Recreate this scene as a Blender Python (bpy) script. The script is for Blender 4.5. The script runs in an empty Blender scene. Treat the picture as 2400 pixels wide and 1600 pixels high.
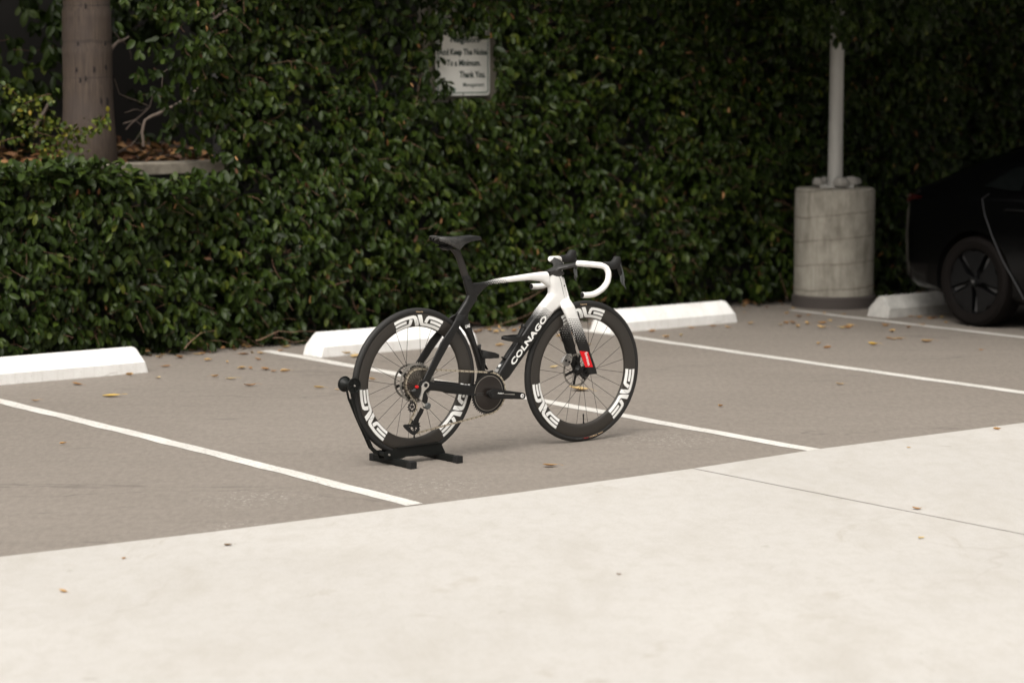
import bpy, bmesh, math, random
import numpy as np
from mathutils import Vector, Matrix
random.seed(7); RNG = np.random.default_rng(11)
PI = math.pi
S = bpy.context.scene; C = S.collection

# ------------------------------------------------------------------ camera, sky, light
PITCH, HCAM, FPX = .1156, 1.8865, 5996.0          # 85-90 mm portrait lens, eye height
cd = bpy.data.cameras.new('camera'); cam = bpy.data.objects.new('camera', cd); C.objects.link(cam)
cam.location = (0, 0, HCAM); cam.rotation_euler = (PI/2 - PITCH, 0, 0)
cd.sensor_width = 36; cd.lens = FPX*36/2400; cd.clip_end = 500
cd.dof.use_dof = True; cd.dof.focus_distance = 11.75; cd.dof.aperture_fstop = 2.3
S.camera = cam
w = bpy.data.worlds.new('World'); S.world = w; w.use_nodes = True
SUN_EL, SUN_ROT = math.radians(52), math.radians(200)
nt = w.node_tree; N = nt.nodes; Lk = nt.links; bg = N['Background']
sky = N.new('ShaderNodeTexSky'); sky.sky_type = 'NISHITA'; sky.sun_disc = False
sky.sun_elevation = SUN_EL; sky.sun_rotation = SUN_ROT; sky.dust_density = 4; sky.ozone_density = .6
hs = N.new('ShaderNodeHueSaturation'); hs.inputs['Saturation'].default_value = .10
Lk.new(sky.outputs[0], hs.inputs['Color'])
# overcast luminance: brighter overhead, low sky dimmed extra in place of unseen buildings
tc = N.new('ShaderNodeTexCoord'); sx = N.new('ShaderNodeSeparateXYZ'); Lk.new(tc.outputs['Generated'], sx.inputs[0])
cr = N.new('ShaderNodeValToRGB'); Lk.new(sx.outputs[2], cr.inputs[0])
cr.color_ramp.elements[0].position = 0.0; cr.color_ramp.elements[0].color = (.16, .152, .138, 1)
cr.color_ramp.elements[1].position = 1.0; cr.color_ramp.elements[1].color = (2.50, 2.40, 2.25, 1)
e = cr.color_ramp.elements.new(.25); e.color = (.34, .325, .30, 1)
e = cr.color_ramp.elements.new(.46); e.color = (1.12, 1.075, 1.01, 1)
mx = N.new('ShaderNodeMix'); mx.data_type = 'RGBA'; mx.blend_type = 'MULTIPLY'; mx.inputs[0].default_value = 1
Lk.new(hs.outputs[0], mx.inputs[6]); Lk.new(cr.outputs[0], mx.inputs[7]); Lk.new(mx.outputs[2], bg.inputs[0])
bg.inputs[1].default_value = .12
sd = bpy.data.lights.new('sun', 'SUN'); sd.energy = .8; sd.angle = math.radians(40); sd.color = (1, .975, .94)
sun = bpy.data.objects.new('sun', sd); C.objects.link(sun)
az = SUN_ROT; sdir = Vector((math.sin(az)*math.cos(SUN_EL), math.cos(az)*math.cos(SUN_EL), math.sin(SUN_EL)))
sun.rotation_euler = sdir.to_track_quat('Z', 'Y').to_euler()
S.view_settings.view_transform = 'Standard'; S.view_settings.look = 'None'
S.view_settings.exposure = .52; S.view_settings.gamma = 1
S.render.engine = 'CYCLES'

# ------------------------------------------------------------------ frames of reference
LA = 2.2185 - PI/2                                  # direction of the row of bays
U = np.array([math.cos(LA), math.sin(LA), 0]); V = np.array([-math.sin(LA), math.cos(LA), 0]); Zv = np.array([0, 0, 1.])
def W(u, v, z=0): return Vector(u*U + v*V + z*Zv)
def Wn(u, v, z): return u[:, None]*U + v[:, None]*V + z[:, None]*Zv
BA, LEAN = .6614, .0304; BO = np.array([-.4508, 11.503, 0])   # bicycle heading and the point under its rear axle
EX = np.array([math.cos(BA), math.sin(BA), 0]); EY = np.array([-math.sin(BA), math.cos(BA), 0])
EYL = math.cos(LEAN)*EY+math.sin(LEAN)*Zv; EZL = math.cos(LEAN)*Zv-math.sin(LEAN)*EY   # the bicycle leans a little to its right
_f = np.array([0, math.cos(PITCH), -math.sin(PITCH)]); _u = np.array([0, math.sin(PITCH), math.cos(PITCH)])
ZR = {1:(780,520,4.611),2:(1080,520,4.612),3:(780,800,4.9),4:(1080,780,5.6),5:(800,690,4.238),6:(960,530,9.225),
      7:(1180,560,7.35),8:(860,840,7.84),9:(1080,740,11.2),10:(1150,700,8.71),11:(1300,760,11.2),12:(1090,860,13.07),13:(900,990,14.7)}
def Bl(k, x, y, yo=0., lean=True):
    """a measured photo point -> (X, Z) in the bicycle's own upright plane at side offset yo"""
    a, b, s = ZR[k]; px, py = a + x/s, b + y/s
    d = _f + np.array([(px-1200)/FPX, 0, 0]) - (py-800)/FPX*_u
    ey, ez = (EYL, EZL) if lean else (EY, Zv)
    o = np.array([0, 0, HCAM]); t = (yo-(o-BO)@ey)/(d@ey); g = o + d*t - BO
    return float(g@EX), float(g@ez)
def Gp(px, py, z=0):
    d = _f + np.array([(px-1200)/FPX, 0, 0]) - (py-800)/FPX*_u
    t = (z-HCAM)/d[2]; return Vector((d[0]*t, d[1]*t, z))

# ------------------------------------------------------------------ materials
def mat(name, col, rough=.5, metal=0., spec=.5, coat=0., fn=None):
    m = bpy.data.materials.new(name); m.use_nodes = True; p = m.node_tree.nodes['Principled BSDF']
    p.inputs['Base Color'].default_value = (*col, 1); p.inputs['Roughness'].default_value = rough
    p.inputs['Metallic'].default_value = metal; p.inputs['Specular IOR Level'].default_value = spec
    p.inputs['Coat Weight'].default_value = coat; p.inputs['Coat Roughness'].default_value = .08
    if fn: fn(m.node_tree, m.node_tree.nodes, m.node_tree.links, p)
    return m
def nd(N, t, **k):
    n = N.new(t)
    for a, b in k.items(): setattr(n, a, b)
    return n
def noise(N, L, vec, scale, detail=4, rough=.55, dist=0.):
    n = N.new('ShaderNodeTexNoise'); n.inputs['Scale'].default_value = scale; n.inputs['Detail'].default_value = detail
    n.inputs['Roughness'].default_value = rough; n.inputs['Distortion'].default_value = dist
    if vec is not None: L.new(vec, n.inputs['Vector'])
    return n.outputs[0]
def ramp(N, L, f, stops):
    r = N.new('ShaderNodeValToRGB'); L.new(f, r.inputs[0]); el = r.color_ramp.elements
    while len(el) < len(stops): el.new(.5)
    for e_, (p, c) in zip(el, stops):
        e_.position = p; e_.color = (*c, 1) if isinstance(c, tuple) else (c, c, c, 1)
    return r.outputs[0]
def mix(N, L, f, a, b, mode='MIX'):
    m = N.new('ShaderNodeMix'); m.data_type = 'RGBA'; m.blend_type = mode
    for i, v in ((0, f), (6, a), (7, b)):
        if isinstance(v, (int, float)): m.inputs[i].default_value = v
        elif isinstance(v, tuple): m.inputs[i].default_value = (*v, 1)
        else: L.new(v, m.inputs[i])
    return m.outputs[2]
def mth(N, L, op, a, b=None, clamp=False):
    m = N.new('ShaderNodeMath'); m.operation = op; m.use_clamp = clamp
    for i, v in enumerate((a, b)):
        if v is None: continue
        if isinstance(v, (int, float)): m.inputs[i].default_value = v
        else: L.new(v, m.inputs[i])
    return m.outputs[0]
def objc(N, L, rot=0., scale=(1, 1, 1), out='Object'):
    t = N.new('ShaderNodeTexCoord'); m = N.new('ShaderNodeMapping'); L.new(t.outputs[out], m.inputs[0])
    m.inputs['Rotation'].default_value[2] = rot; m.inputs['Scale'].default_value = scale
    return m.outputs[0]
def bump(N, L, p, h, s, d=.01):
    b = N.new('ShaderNodeBump'); b.inputs['Strength'].default_value = s; b.inputs['Distance'].default_value = d
    L.new(h, b.inputs['Height']); L.new(b.outputs[0], p.inputs['Normal'])

def f_asphalt(nt, N, L, p):
    v = objc(N, L)
    vl = objc(N, L, rot=-LA, scale=(.35, 1.6, 1))
    big = noise(N, L, v, .55, 5, .6); fine = noise(N, L, v, 260, 3, .7); mid = noise(N, L, vl, 2.6, 6, .62, .4)
    c = ramp(N, L, big, [(.3, (.172, .147, .124)), (.7, (.208, .180, .154))])
    c = mix(N, L, ramp(N, L, mid, [(.36, .45), (.6, 0.)]), c, mix(N, L, .25, c, (.06, .05, .042)))
    c = mix(N, L, .17, c, ramp(N, L, fine, [(.35, (.07, .06, .05)), (.68, (.42, .385, .34))]))
    g2 = noise(N, L, objc(N, L, scale=(1, .4, 1)), 34, 6, .75); c = mix(N, L, .17, c, ramp(N, L, g2, [(.38, (.10, .086, .074)), (.62, (.33, .30, .265))]))
    # thin dark crack-like streaks
    wv = nd(N, 'ShaderNodeTexVoronoi', feature='DISTANCE_TO_EDGE'); wv.inputs['Scale'].default_value = .75
    vd = N.new('ShaderNodeVectorMath'); vd.operation = 'ADD'; L.new(vl, vd.inputs[0])
    nn = N.new('ShaderNodeTexNoise'); nn.inputs['Scale'].default_value = 2.2; nn.inputs['Detail'].default_value = 5; L.new(vl, nn.inputs['Vector'])
    sc = N.new('ShaderNodeVectorMath'); sc.operation = 'SCALE'; sc.inputs['Scale'].default_value = .9; L.new(nn.outputs['Color'], sc.inputs[0])
    L.new(sc.outputs[0], vd.inputs[1]); L.new(vd.outputs[0], wv.inputs['Vector'])
    crk = ramp(N, L, wv.outputs[0], [(0., .75), (.011, 0.)])
    crk = mth(N, L, 'MULTIPLY', crk, ramp(N, L, noise(N, L, v, .9, 2), [(.47, 0.), (.60, .55)]))
    c = mix(N, L, crk, c, (.05, .043, .038))
    # small dark tyre and gum spots
    sp = ramp(N, L, noise(N, L, objc(N, L, rot=-LA, scale=(.5, 2.2, 1)), 5.5, 2, .5), [(.68, 0.), (.74, .3)])
    c = mix(N, L, sp, c, (.055, .048, .042))
    # pale paint scuffs in two places
    scf = ramp(N, L, noise(N, L, v, 42, 5, .7), [(.56, 0.), (.62, 1.)])
    geo = N.new('ShaderNodeNewGeometry')
    for (gx, gy), rad in ((Gp(600, 1168)[:2], .33), (Gp(1010, 1140)[:2], .36), (Gp(1560, 1030)[:2], .4), (Gp(560, 1232)[:2], .2)):
        sb = N.new('ShaderNodeVectorMath'); sb.operation = 'DISTANCE'; L.new(geo.outputs['Position'], sb.inputs[0]); sb.inputs[1].default_value = (gx, gy, 0)
        k = ramp(N, L, mth(N, L, 'DIVIDE', sb.outputs['Value'], rad), [(.1, .6), (1., 0.)])
        c = mix(N, L, mth(N, L, 'MULTIPLY', k, scf), c, (.5, .48, .44))
    L.new(c, p.inputs['Base Color']); bump(N, L, p, fine, .12, .003)
def f_concrete(nt, N, L, p):
    v = objc(N, L)
    big = noise(N, L, v, .35, 6, .6); mid = noise(N, L, objc(N, L, rot=.12, scale=(1.1, .42, 1)), 2.2, 8, .68, .5); fine = noise(N, L, v, 190, 3, .7)
    c = ramp(N, L, big, [(.3, (.408, .392, .370)), (.7, (.482, .466, .443))])
    m2 = noise(N, L, objc(N, L, scale=(1., .5, 1)), 15, 8, .75, .2); c = mix(N, L, ramp(N, L, m2, [(.36, .30), (.56, 0.)]), c, (.33, .30, .26))
    pores = ramp(N, L, noise(N, L, v, 75, 3, .6), [(.66, 0.), (.72, .35)]); c = mix(N, L, pores, c, (.22, .20, .17))
    c = mix(N, L, ramp(N, L, mid, [(.33, .35), (.50, 0.)]), c, (.335, .31, .27))
    st = ramp(N, L, noise(N, L, objc(N, L, rot=.3, scale=(1.2, .5, 1)), 1.6, 6, .65, 1.2), [(.61, 0.), (.66, .32), (.71, .05)])
    c = mix(N, L, st, c, (.27, .225, .17))
    ft = N.new('ShaderNodeTexVoronoi'); ft.feature = 'DISTANCE_TO_EDGE'; ft.inputs['Scale'].default_value = .42
    wq = N.new('ShaderNodeVectorMath'); wq.operation = 'SCALE'; wq.inputs['Scale'].default_value = .8; nq = N.new('ShaderNodeTexNoise'); nq.inputs['Scale'].default_value = 1.4; nq.inputs['Detail'].default_value = 6
    L.new(v, nq.inputs['Vector']); L.new(nq.outputs['Color'], wq.inputs[0]); wa = N.new('ShaderNodeVectorMath'); wa.operation = 'ADD'; L.new(v, wa.inputs[0]); L.new(wq.outputs[0], wa.inputs[1]); L.new(wa.outputs[0], ft.inputs['Vector'])
    hair = mth(N, L, 'MULTIPLY', ramp(N, L, ft.outputs[0], [(0., .5), (.006, 0.)]), ramp(N, L, noise(N, L, v, .6, 3), [(.5, 0.), (.62, .55)])); c = mix(N, L, hair, c, (.26, .22, .18))
    sp = ramp(N, L, noise(N, L, v, 9, 2, .5), [(.73, 0.), (.77, .4)]); c = mix(N, L, sp, c, (.22, .19, .15))
    c = mix(N, L, .14, c, ramp(N, L, fine, [(.35, (.2, .185, .16)), (.65, (.70, .67, .62))]))
    L.new(c, p.inputs['Base Color']); bump(N, L, p, fine, .15, .003)
def f_paint(nt, N, L, p):
    v = objc(N, L)
    wear = ramp(N, L, noise(N, L, v, 60, 6, .75), [(.53, 0.), (.62, .85)])
    big = ramp(N, L, noise(N, L, v, 2.0, 4), [(.35, .25), (.6, 1.)])
    c = ramp(N, L, noise(N, L, v, 3, 5), [(.3, (.52, .505, .47)), (.7, (.66, .64, .605))])
    c = mix(N, L, mth(N, L, 'MULTIPLY', wear, big), c, (.2, .18, .16)); L.new(c, p.inputs['Base Color'])
def f_stop(nt, N, L, p):
    v = objc(N, L); sx = N.new('ShaderNodeSeparateXYZ'); L.new(v, sx.inputs[0])
    c = ramp(N, L, noise(N, L, v, 5, 6, .7), [(.3, (.72, .71, .69)), (.65, (.84, .835, .82))])
    chips = ramp(N, L, noise(N, L, v, 45, 5, .7), [(.62, 0.), (.67, .6)]); c = mix(N, L, chips, c, (.42, .40, .36))
    scuff = ramp(N, L, noise(N, L, objc(N, L, scale=(.6, 2, 3)), 7, 6, .7), [(.60, 0.), (.70, .45)]); c = mix(N, L, scuff, c, (.38, .36, .33))
    run = ramp(N, L, noise(N, L, objc(N, L, scale=(14, 1, 1)), 3, 4, .6), [(.5, 0.), (.75, .25)]); c = mix(N, L, run, c, (.5, .48, .43))
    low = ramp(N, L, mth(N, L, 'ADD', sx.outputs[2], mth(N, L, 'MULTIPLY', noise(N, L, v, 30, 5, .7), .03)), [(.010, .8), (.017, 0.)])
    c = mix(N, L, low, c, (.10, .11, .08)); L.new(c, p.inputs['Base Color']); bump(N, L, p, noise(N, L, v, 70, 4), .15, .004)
M_asph = mat('asphalt', (.17, .15, .13), .85, fn=f_asphalt); M_conc = mat('concrete_paving', (.5, .47, .42), .8, fn=f_concrete)
M_line = mat('white_line_paint', (.6, .6, .6), .7, fn=f_paint); M_stop = mat('white_stop_paint', (.8, .8, .8), .6, fn=f_stop)

def leafmat(name, cols, rough=.38, spec=.5, trans=.0):
    def fn(nt, N, L, p):
        a = N.new('ShaderNodeAttribute'); a.attribute_name = 'tint'
        n = len(cols); c = ramp(N, L, a.outputs['Fac'], [(i/(n-1), cols[i]) for i in range(n)])
        g = N.new('ShaderNodeNewGeometry'); c2 = mix(N, L, .35, c, (.10, .12, .05))
        c = mix(N, L, g.outputs['Backfacing'], c, c2); L.new(c, p.inputs['Base Color'])
    m = mat(name, cols[0], rough, spec=spec, fn=fn); return m
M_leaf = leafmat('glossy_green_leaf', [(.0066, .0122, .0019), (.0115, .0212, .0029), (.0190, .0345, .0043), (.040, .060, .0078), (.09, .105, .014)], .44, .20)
M_shrub = leafmat('yellow_green_leaf', [(.025, .046, .005), (.055, .078, .007), (.11, .12, .010), (.26, .16, .012)], .5, .3)
M_dry = leafmat('dry_leaf', [(.07, .028, .013), (.135, .058, .022), (.29, .15, .06), (.42, .26, .11)], .6, .3)
M_litter = leafmat('fallen_leaf', [(.16, .07, .03), (.40, .17, .05), (.56, .30, .11), (.66, .47, .22), (.72, .42, .03)], .6, .3)
M_twig = mat('twig', (.13, .068, .042), .8)
M_branch = mat('pale_bark', (.145, .112, .09), .8)
def f_block(nt, N, L, p):
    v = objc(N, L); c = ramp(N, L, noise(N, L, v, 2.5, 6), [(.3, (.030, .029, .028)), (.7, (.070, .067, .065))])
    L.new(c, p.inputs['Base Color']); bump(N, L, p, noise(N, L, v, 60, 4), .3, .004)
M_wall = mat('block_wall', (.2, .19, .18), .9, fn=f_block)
M_cap = mat('wall_cap_concrete', (.36, .33, .28), .85, fn=lambda nt, N, L, p: L.new(ramp(N, L, noise(N, L, objc(N, L), 9, 6), [(.3, (.12, .105, .08)), (.7, (.27, .24, .195))]), p.inputs['Base Color']))
M_soil = mat('soil', (.045, .032, .022), .95)

# ------------------------------------------------------------------ mesh helpers
def link(name, me, m=None, parent=None, smooth=False):
    o = bpy.data.objects.new(name, me); C.objects.link(o)
    if m is not None:
        for k in (m if isinstance(m, (list, tuple)) else [m]): me.materials.append(k)
    if smooth: me.polygons.foreach_set('use_smooth', [True]*len(me.polygons))
    if parent is not None: o.parent = parent
    return o
def mesh(name, vs, fs, m=None, parent=None, smooth=False):
    me = bpy.data.meshes.new(name); me.from_pydata([tuple(map(float, v)) for v in vs], [], [tuple(f) for f in fs]); me.update()
    return link(name, me, m, parent, smooth)
def tag(o, label=None, cat=None, group=None, kind=None):
    if label: o['label'] = label
    if cat: o['category'] = cat
    if group: o['group'] = group
    if kind: o['kind'] = kind
    return o
def empty(name, loc=(0, 0, 0), rz=0.):
    o = bpy.data.objects.new(name, None); C.objects.link(o); o.location = loc; o.rotation_euler = (0, 0, rz); o.empty_display_size = .1; return o
class MB:
    """collects shapes into one mesh"""
    def __init__(s): s.v = []; s.f = []; s.mi = []; s.cur = 0
    def add(s, vs, fs):
        n = len(s.v); s.v += [tuple(map(float, v)) for v in vs]; s.f += [tuple(i+n for i in f) for f in fs]; s.mi += [s.cur]*len(fs); return s
    def box(s, x0, x1, y0, y1, z0, z1, fr=None):
        vs = [(x, y, z) for z in (z0, z1) for y in (y0, y1) for x in (x0, x1)]
        if fr: vs = [fr(*q) for q in vs]
        return s.add(vs, [(0, 2, 3, 1), (4, 5, 7, 6), (0, 1, 5, 4), (2, 6, 7, 3), (0, 4, 6, 2), (1, 3, 7, 5)])
    def rings(s, R, cap=True, close=False):
        n = len(R[0]); vs = [p for r in R for p in r]; fs = []
        k = len(R)
        for i in range(k if close else k-1):
            a, b = i*n, ((i+1) % k)*n
            for j in range(n): fs.append((a+j, a+(j+1) % n, b+(j+1) % n, b+j))
        if cap and not close: fs.append(tuple(range(n-1, -1, -1))); fs.append(tuple((k-1)*n+j for j in range(n)))
        return s.add(vs, fs)
    def tube(s, pts, r, n=8, cap=True, close=False, flat=None):
        pts = [Vector(p) for p in pts]; rr = r if isinstance(r, (list, tuple)) else [r]*len(pts); R = []; up = None; k = len(pts)
        for i, p in enumerate(pts):
            if close: t = pts[(i+1) % k]-pts[i-1]
            else: t = pts[min(i+1, k-1)]-pts[max(i-1, 0)]
            t.normalize()
            if up is None:
                up = Vector((0, 0, 1)) if abs(t.z) < .9 else Vector((1, 0, 0))
            a = t.cross(up)
            if a.length < 1e-5: a = t.orthogonal()
            a.normalize(); b = a.cross(t).normalized(); up = b
            fa, fb = flat or (1, 1)
            R.append([p+(a*math.cos(2*PI*j/n)*fa+b*math.sin(2*PI*j/n)*fb)*rr[i] for j in range(n)])
        return s.rings(R, cap, close)
    def lathe(s, prof, n=48, axis='y', c=(0, 0, 0), close=False):
        """prof: (radius, offset along the axis)"""
        R = []
        for r, h in prof:
            ring = []
            for j in range(n):
                a = 2*PI*j/n
                if axis == 'y': ring.append((c[0]+r*math.cos(a), c[1]+h, c[2]+r*math.sin(a)))
                else: ring.append((c[0]+r*math.cos(a), c[1]+r*math.sin(a), c[2]+h))
            R.append(ring)
        return s.rings(R, cap=not close, close=close)
    def prism(s, poly, y0, y1):
        """poly in (x, z), extruded along y"""
        n = len(poly); vs = [(x, y0, z) for x, z in poly]+[(x, y1, z) for x, z in poly]
        return s.add(vs, [tuple(range(n)), tuple(range(2*n-1, n-1, -1))]+[(j, j+n, (j+1) % n+n, (j+1) % n) for j in range(n)])
    def build(s, name, m, parent=None, smooth=False, ang=None, bevel=None):
        o = mesh(name, s.v, s.f, m, parent)
        me = o.data
        if any(s.mi): me.polygons.foreach_set('material_index', s.mi)
        bm = bmesh.new(); bm.from_mesh(me)
        if bevel: 
            es = [e for e in bm.edges if e.is_manifold and e.calc_face_angle(0) > .6]
            bmesh.ops.bevel(bm, geom=es, offset=bevel, segments=2, affect='EDGES', profile=.6)
        bmesh.ops.recalc_face_normals(bm, faces=bm.faces)
        if smooth or ang:
            a = ang or .7
            for f in bm.faces: f.smooth = True
            for e in bm.edges: e.smooth = not (e.is_manifold and e.calc_face_angle(0) > a)
        bm.to_mesh(me); bm.free(); me.update(); return o
def bake(o):
    dg = bpy.context.evaluated_depsgraph_get(); dg.update(); me = bpy.data.meshes.new_from_object(o.evaluated_get(dg))
    o.modifiers.clear(); o.data = me; return o

LT = [(0, 0, 0)]
for t, ww in ((.2, .66), (.52, 1.), (.83, .78)):
    for sgn in (-1, 0, 1): LT.append((sgn*ww, t, (.07*ww*abs(sgn)) - .16*t*t))
LT.append((0, 1, -.19)); LT = np.array(LT)
LF = [(0, 2, 1), (0, 3, 2), (1, 2, 5, 4), (2, 3, 6, 5), (4, 5, 8, 7), (5, 6, 9, 8), (7, 8, 10), (8, 9, 10)]
def leaves(name, P, D, Nn, size, tint, m, parent=None, wid=.23):
    n = len(P); D = D/np.linalg.norm(D, axis=1)[:, None]; X = np.cross(D, Nn); X /= np.linalg.norm(X, axis=1)[:, None]+1e-9; Nn = np.cross(X, D)
    wv = wid*RNG.uniform(.85, 1.2, n); curl = RNG.uniform(.4, 2.2, n)
    co = (P[:, None, :] + size[:, None, None]*(LT[None, :, 0:1]*wv[:, None, None]*X[:, None, :] + LT[None, :, 1:2]*D[:, None, :] + LT[None, :, 2:3]*curl[:, None, None]*Nn[:, None, :])).reshape(-1, 3)
    me = bpy.data.meshes.new(name); k = len(LT); nf = len(LF)
    loops = np.concatenate([np.array(f) for f in LF]); ls = np.array([len(f) for f in LF]); nl = len(loops)
    L_ = (loops[None, :] + (np.arange(n)*k)[:, None]).ravel(); tot = np.tile(ls, n); st = np.concatenate([[0], np.cumsum(tot)[:-1]])
    me.vertices.add(n*k); me.vertices.foreach_set('co', co.astype(np.float32).ravel())
    me.loops.add(n*nl); me.loops.foreach_set('vertex_index', L_.astype(np.int32))
    me.polygons.add(n*nf); me.polygons.foreach_set('loop_start', st.astype(np.int32)); me.polygons.foreach_set('loop_total', tot.astype(np.int32))
    me.polygons.foreach_set('use_smooth', np.ones(n*nf, dtype=bool)); me.update(calc_edges=True)
    at = me.attributes.new('tint', 'FLOAT', 'POINT'); at.data.foreach_set('value', np.repeat(tint, k).astype(np.float32))
    return link(name, me, m, parent)
def tubes(name, A, B, r, m, parent=None, bend=.15):
    """many thin three-sided bent twigs as one mesh"""
    n = len(A); d = B-A; L = np.linalg.norm(d, axis=1)[:, None]; d = d/L; x = np.cross(d, RNG.normal(size=(n, 3))); x /= np.linalg.norm(x, axis=1)[:, None]; y = np.cross(d, x)
    rows = []
    for t in (0, .35, .7, 1.):
        c = A+(B-A)*t + x*L*bend*math.sin(t*PI)*RNG.uniform(.3, 1, (n, 1)); rr = r[:, None]*(1-.5*t)
        for j in range(3): rows.append(c+rr*(x*math.cos(2.094*j)+y*math.sin(2.094*j)))
    co = np.stack(rows, 1).reshape(-1, 3); F = []
    base = [(i*3+j, i*3+(j+1) % 3, (i+1)*3+(j+1) % 3, (i+1)*3+j) for i in range(3) for j in range(3)]
    F = (np.array(base)[None] + (np.arange(n)*12)[:, None, None]).reshape(-1, 4)
    me = bpy.data.meshes.new(name); me.vertices.add(len(co)); me.vertices.foreach_set('co', co.astype(np.float32).ravel())
    me.loops.add(F.size); me.loops.foreach_set('vertex_index', F.ravel().astype(np.int32)); me.polygons.add(len(F))
    me.polygons.foreach_set('loop_start', (np.arange(len(F))*4).astype(np.int32)); me.polygons.foreach_set('loop_total', np.full(len(F), 4, dtype=np.int32))
    me.polygons.foreach_set('use_smooth', np.ones(len(F), dtype=bool)); me.update(calc_edges=True)
    return link(name, me, m, parent)
def sstep(x, a, b): t = np.clip((x-a)/(b-a), 0, 1); return t*t*(3-2*t)
_ph = RNG.uniform(0, 6.28, (14, 3)); _kk = RNG.normal(size=(14, 2))
def bumps(u, z, sc=1.):
    r = 0
    for i in range(14):
        k = _kk[i]*(2.2+.55*i)*sc; r = r + np.sin(k[0]*u+k[1]*z+_ph[i, 0])/(1+.25*i)
    return r/2.6                                                    # about -1 .. 1

#@@SETTING
# ------------------------------------------------------------------ the setting
g = MB(); g.add([W(-120, -120), W(120, -120), W(120, 160), W(-120, 160)], [(0, 1, 2, 3)]); tag(g.build('parking_lot', M_asph), kind='structure')
EU = [-60, 3.0, 4.107, 4.988, 6.43, 7.46-.004]; EV = [8.55, 8.57, 8.568, 8.517, 8.497, 8.518]
EU2 = [7.46+.004, 8.28, 9.70, 11, 60]; EV2 = [8.518, 8.58, 8.568, 8.55, 8.55]
def slab(us, vs):
    b = MB(); n = len(us)
    for i in range(n-1):
        b.add([W(us[i], -60, .0045), W(us[i+1], -60, .0045), W(us[i+1], vs[i+1], .0045), W(us[i], vs[i], .0045)], [(0, 1, 2, 3)])
    return tag(b.build('driveway', M_conc), kind='structure')
slab(EU, EV); slab(EU2, EV2)
jb = MB(); jb.add([W(7.452, -60, .0025), W(7.468, -60, .0025), W(7.468, 8.51, .0025), W(7.452, 8.51, .0025)], [(0, 1, 2, 3)])
tag(jb.build('driveway_joint', mat('joint_dirt', (.10, .065, .045), .9)), kind='structure')
def line(uc, v0, v1, wd=.088, sk=0.):
    b = MB(); n = 90; vs = []
    for i in range(n+1):
        t = i/n; v = v0+(v1-v0)*t; j = .004*math.sin(t*41+uc)+.003*math.sin(t*97); u = uc+sk*t+.012*math.sin(t*5+uc*2)
        vs += [W(u-wd/2+j, v, .0022), W(u+wd/2+j*.6, v, .0022)]
    b.add(vs, [(2*i, 2*i+1, 2*i+3, 2*i+2) for i in range(n)]); return tag(b.build('parking_line', M_line), kind='structure')
line(5.965, 8.54, 13.3); line(8.275, 8.54, 13.48); line(10.565, 8.55, 13.4); line(12.57, 8.55, 13.3, .07); line(14.9, 8.55, 13.3); line(3.65, 8.55, 13.3)

M_stop2 = mat('shaded_stop_paint', (.4, .4, .4), .75, fn=lambda nt, N, L, p: L.new(ramp(N, L, noise(N, L, objc(N, L), 9, 6, .7), [(.3, (.36, .35, .33)), (.65, (.54, .53, .50))]), p.inputs['Base Color']))  # white stop's paint greyed to stand for shade under the car
def wheel_stop(u0, u1, v0, label, rot=0., m=None):
    root = empty('wheel_stop', W((u0+u1)/2, v0), LA+rot); L_ = (u1-u0)/2
    prof = [(0, .0), (.002, .062), (.012, .070), (.075, .138), (.088, .143), (.118, .143), (.130, .138), (.19, .07), (.198, .06), (.2, 0)]
    ends = [(-L_, 0), (-L_+.003, 0), (-L_+.02, 1), (L_-.02, 1), (L_-.003, 0), (L_, 0)]
    b = MB(); R = []
    for x, k in [(-1, 0), (-.985, .5), (-.955, 1), (.955, 1), (.985, .5), (1, 0)]:
        R.append([(x*L_ - math.copysign(1, x)*z_*.28*1., y_, z_) for y_, z_ in [(y*(.94 if k == 0 else 1)+.006*(k == 0), z*(.96 if k == 0 else 1)) for y, z in prof]])
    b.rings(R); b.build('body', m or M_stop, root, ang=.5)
    tag(root, label, 'wheel stop', 'white concrete wheel stops along the hedge')
    # two steel anchor pins, flush caps on top
    for s_ in (-.55, .55):
        p = MB(); p.lathe([(0.0005, .1435), (.011, .1435), (.011, .1455), (.0005, .147)], 12, 'z', (s_*L_, .103, 0)); p.build('anchor_pin', mat('pin_steel', (.35, .32, .3), .6, .6) if s_ < 0 else bpy.data.materials['pin_steel'], root)
    return root
wheel_stop(5.95, 7.19, 12.99, 'white concrete wheel stop at the left edge, below the low hedge')
wheel_stop(8.36, 9.55, 12.975, 'white concrete wheel stop seen through and behind the rear bicycle wheel')
wheel_stop(10.58, 11.72, 12.93, 'white concrete wheel stop standing beyond the front bicycle wheel')
wheel_stop(12.72, 13.9, 12.5, 'wheel stop with shade painted in grey under the rear of the black car', m=M_stop2)

# walls behind the hedge
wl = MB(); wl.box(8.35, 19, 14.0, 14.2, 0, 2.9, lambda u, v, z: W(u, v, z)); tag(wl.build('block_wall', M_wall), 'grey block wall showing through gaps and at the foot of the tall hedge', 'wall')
pw = empty('planter_wall', W(6, 14.0)); pw.rotation_euler = (0, 0, 0)
def at_root(root): return lambda u, v, z: W(u, v, z)-root.location
b = MB(); b.box(2, 8.34, 13.99, 14.17, 0, 1.08, at_root(pw)); b.build('wall', M_wall, pw)
b = MB(); b.box(2, 8.33, 13.955, 14.2, 1.083, 1.155, at_root(pw)); b.build('cap', M_cap, pw, bevel=.008)
tag(pw, 'low grey planter wall with concrete cap between low hedge and palm trunk', 'wall')
bd = MB(); bd.add([W(2, 14.2, 1.06), W(9, 14.2, 1.06), W(9, 16.4, 1.25), W(2, 16.4, 1.25)], [(0, 1, 2, 3)]); tag(bd.build('planting_bed', M_soil), kind='structure')
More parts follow.
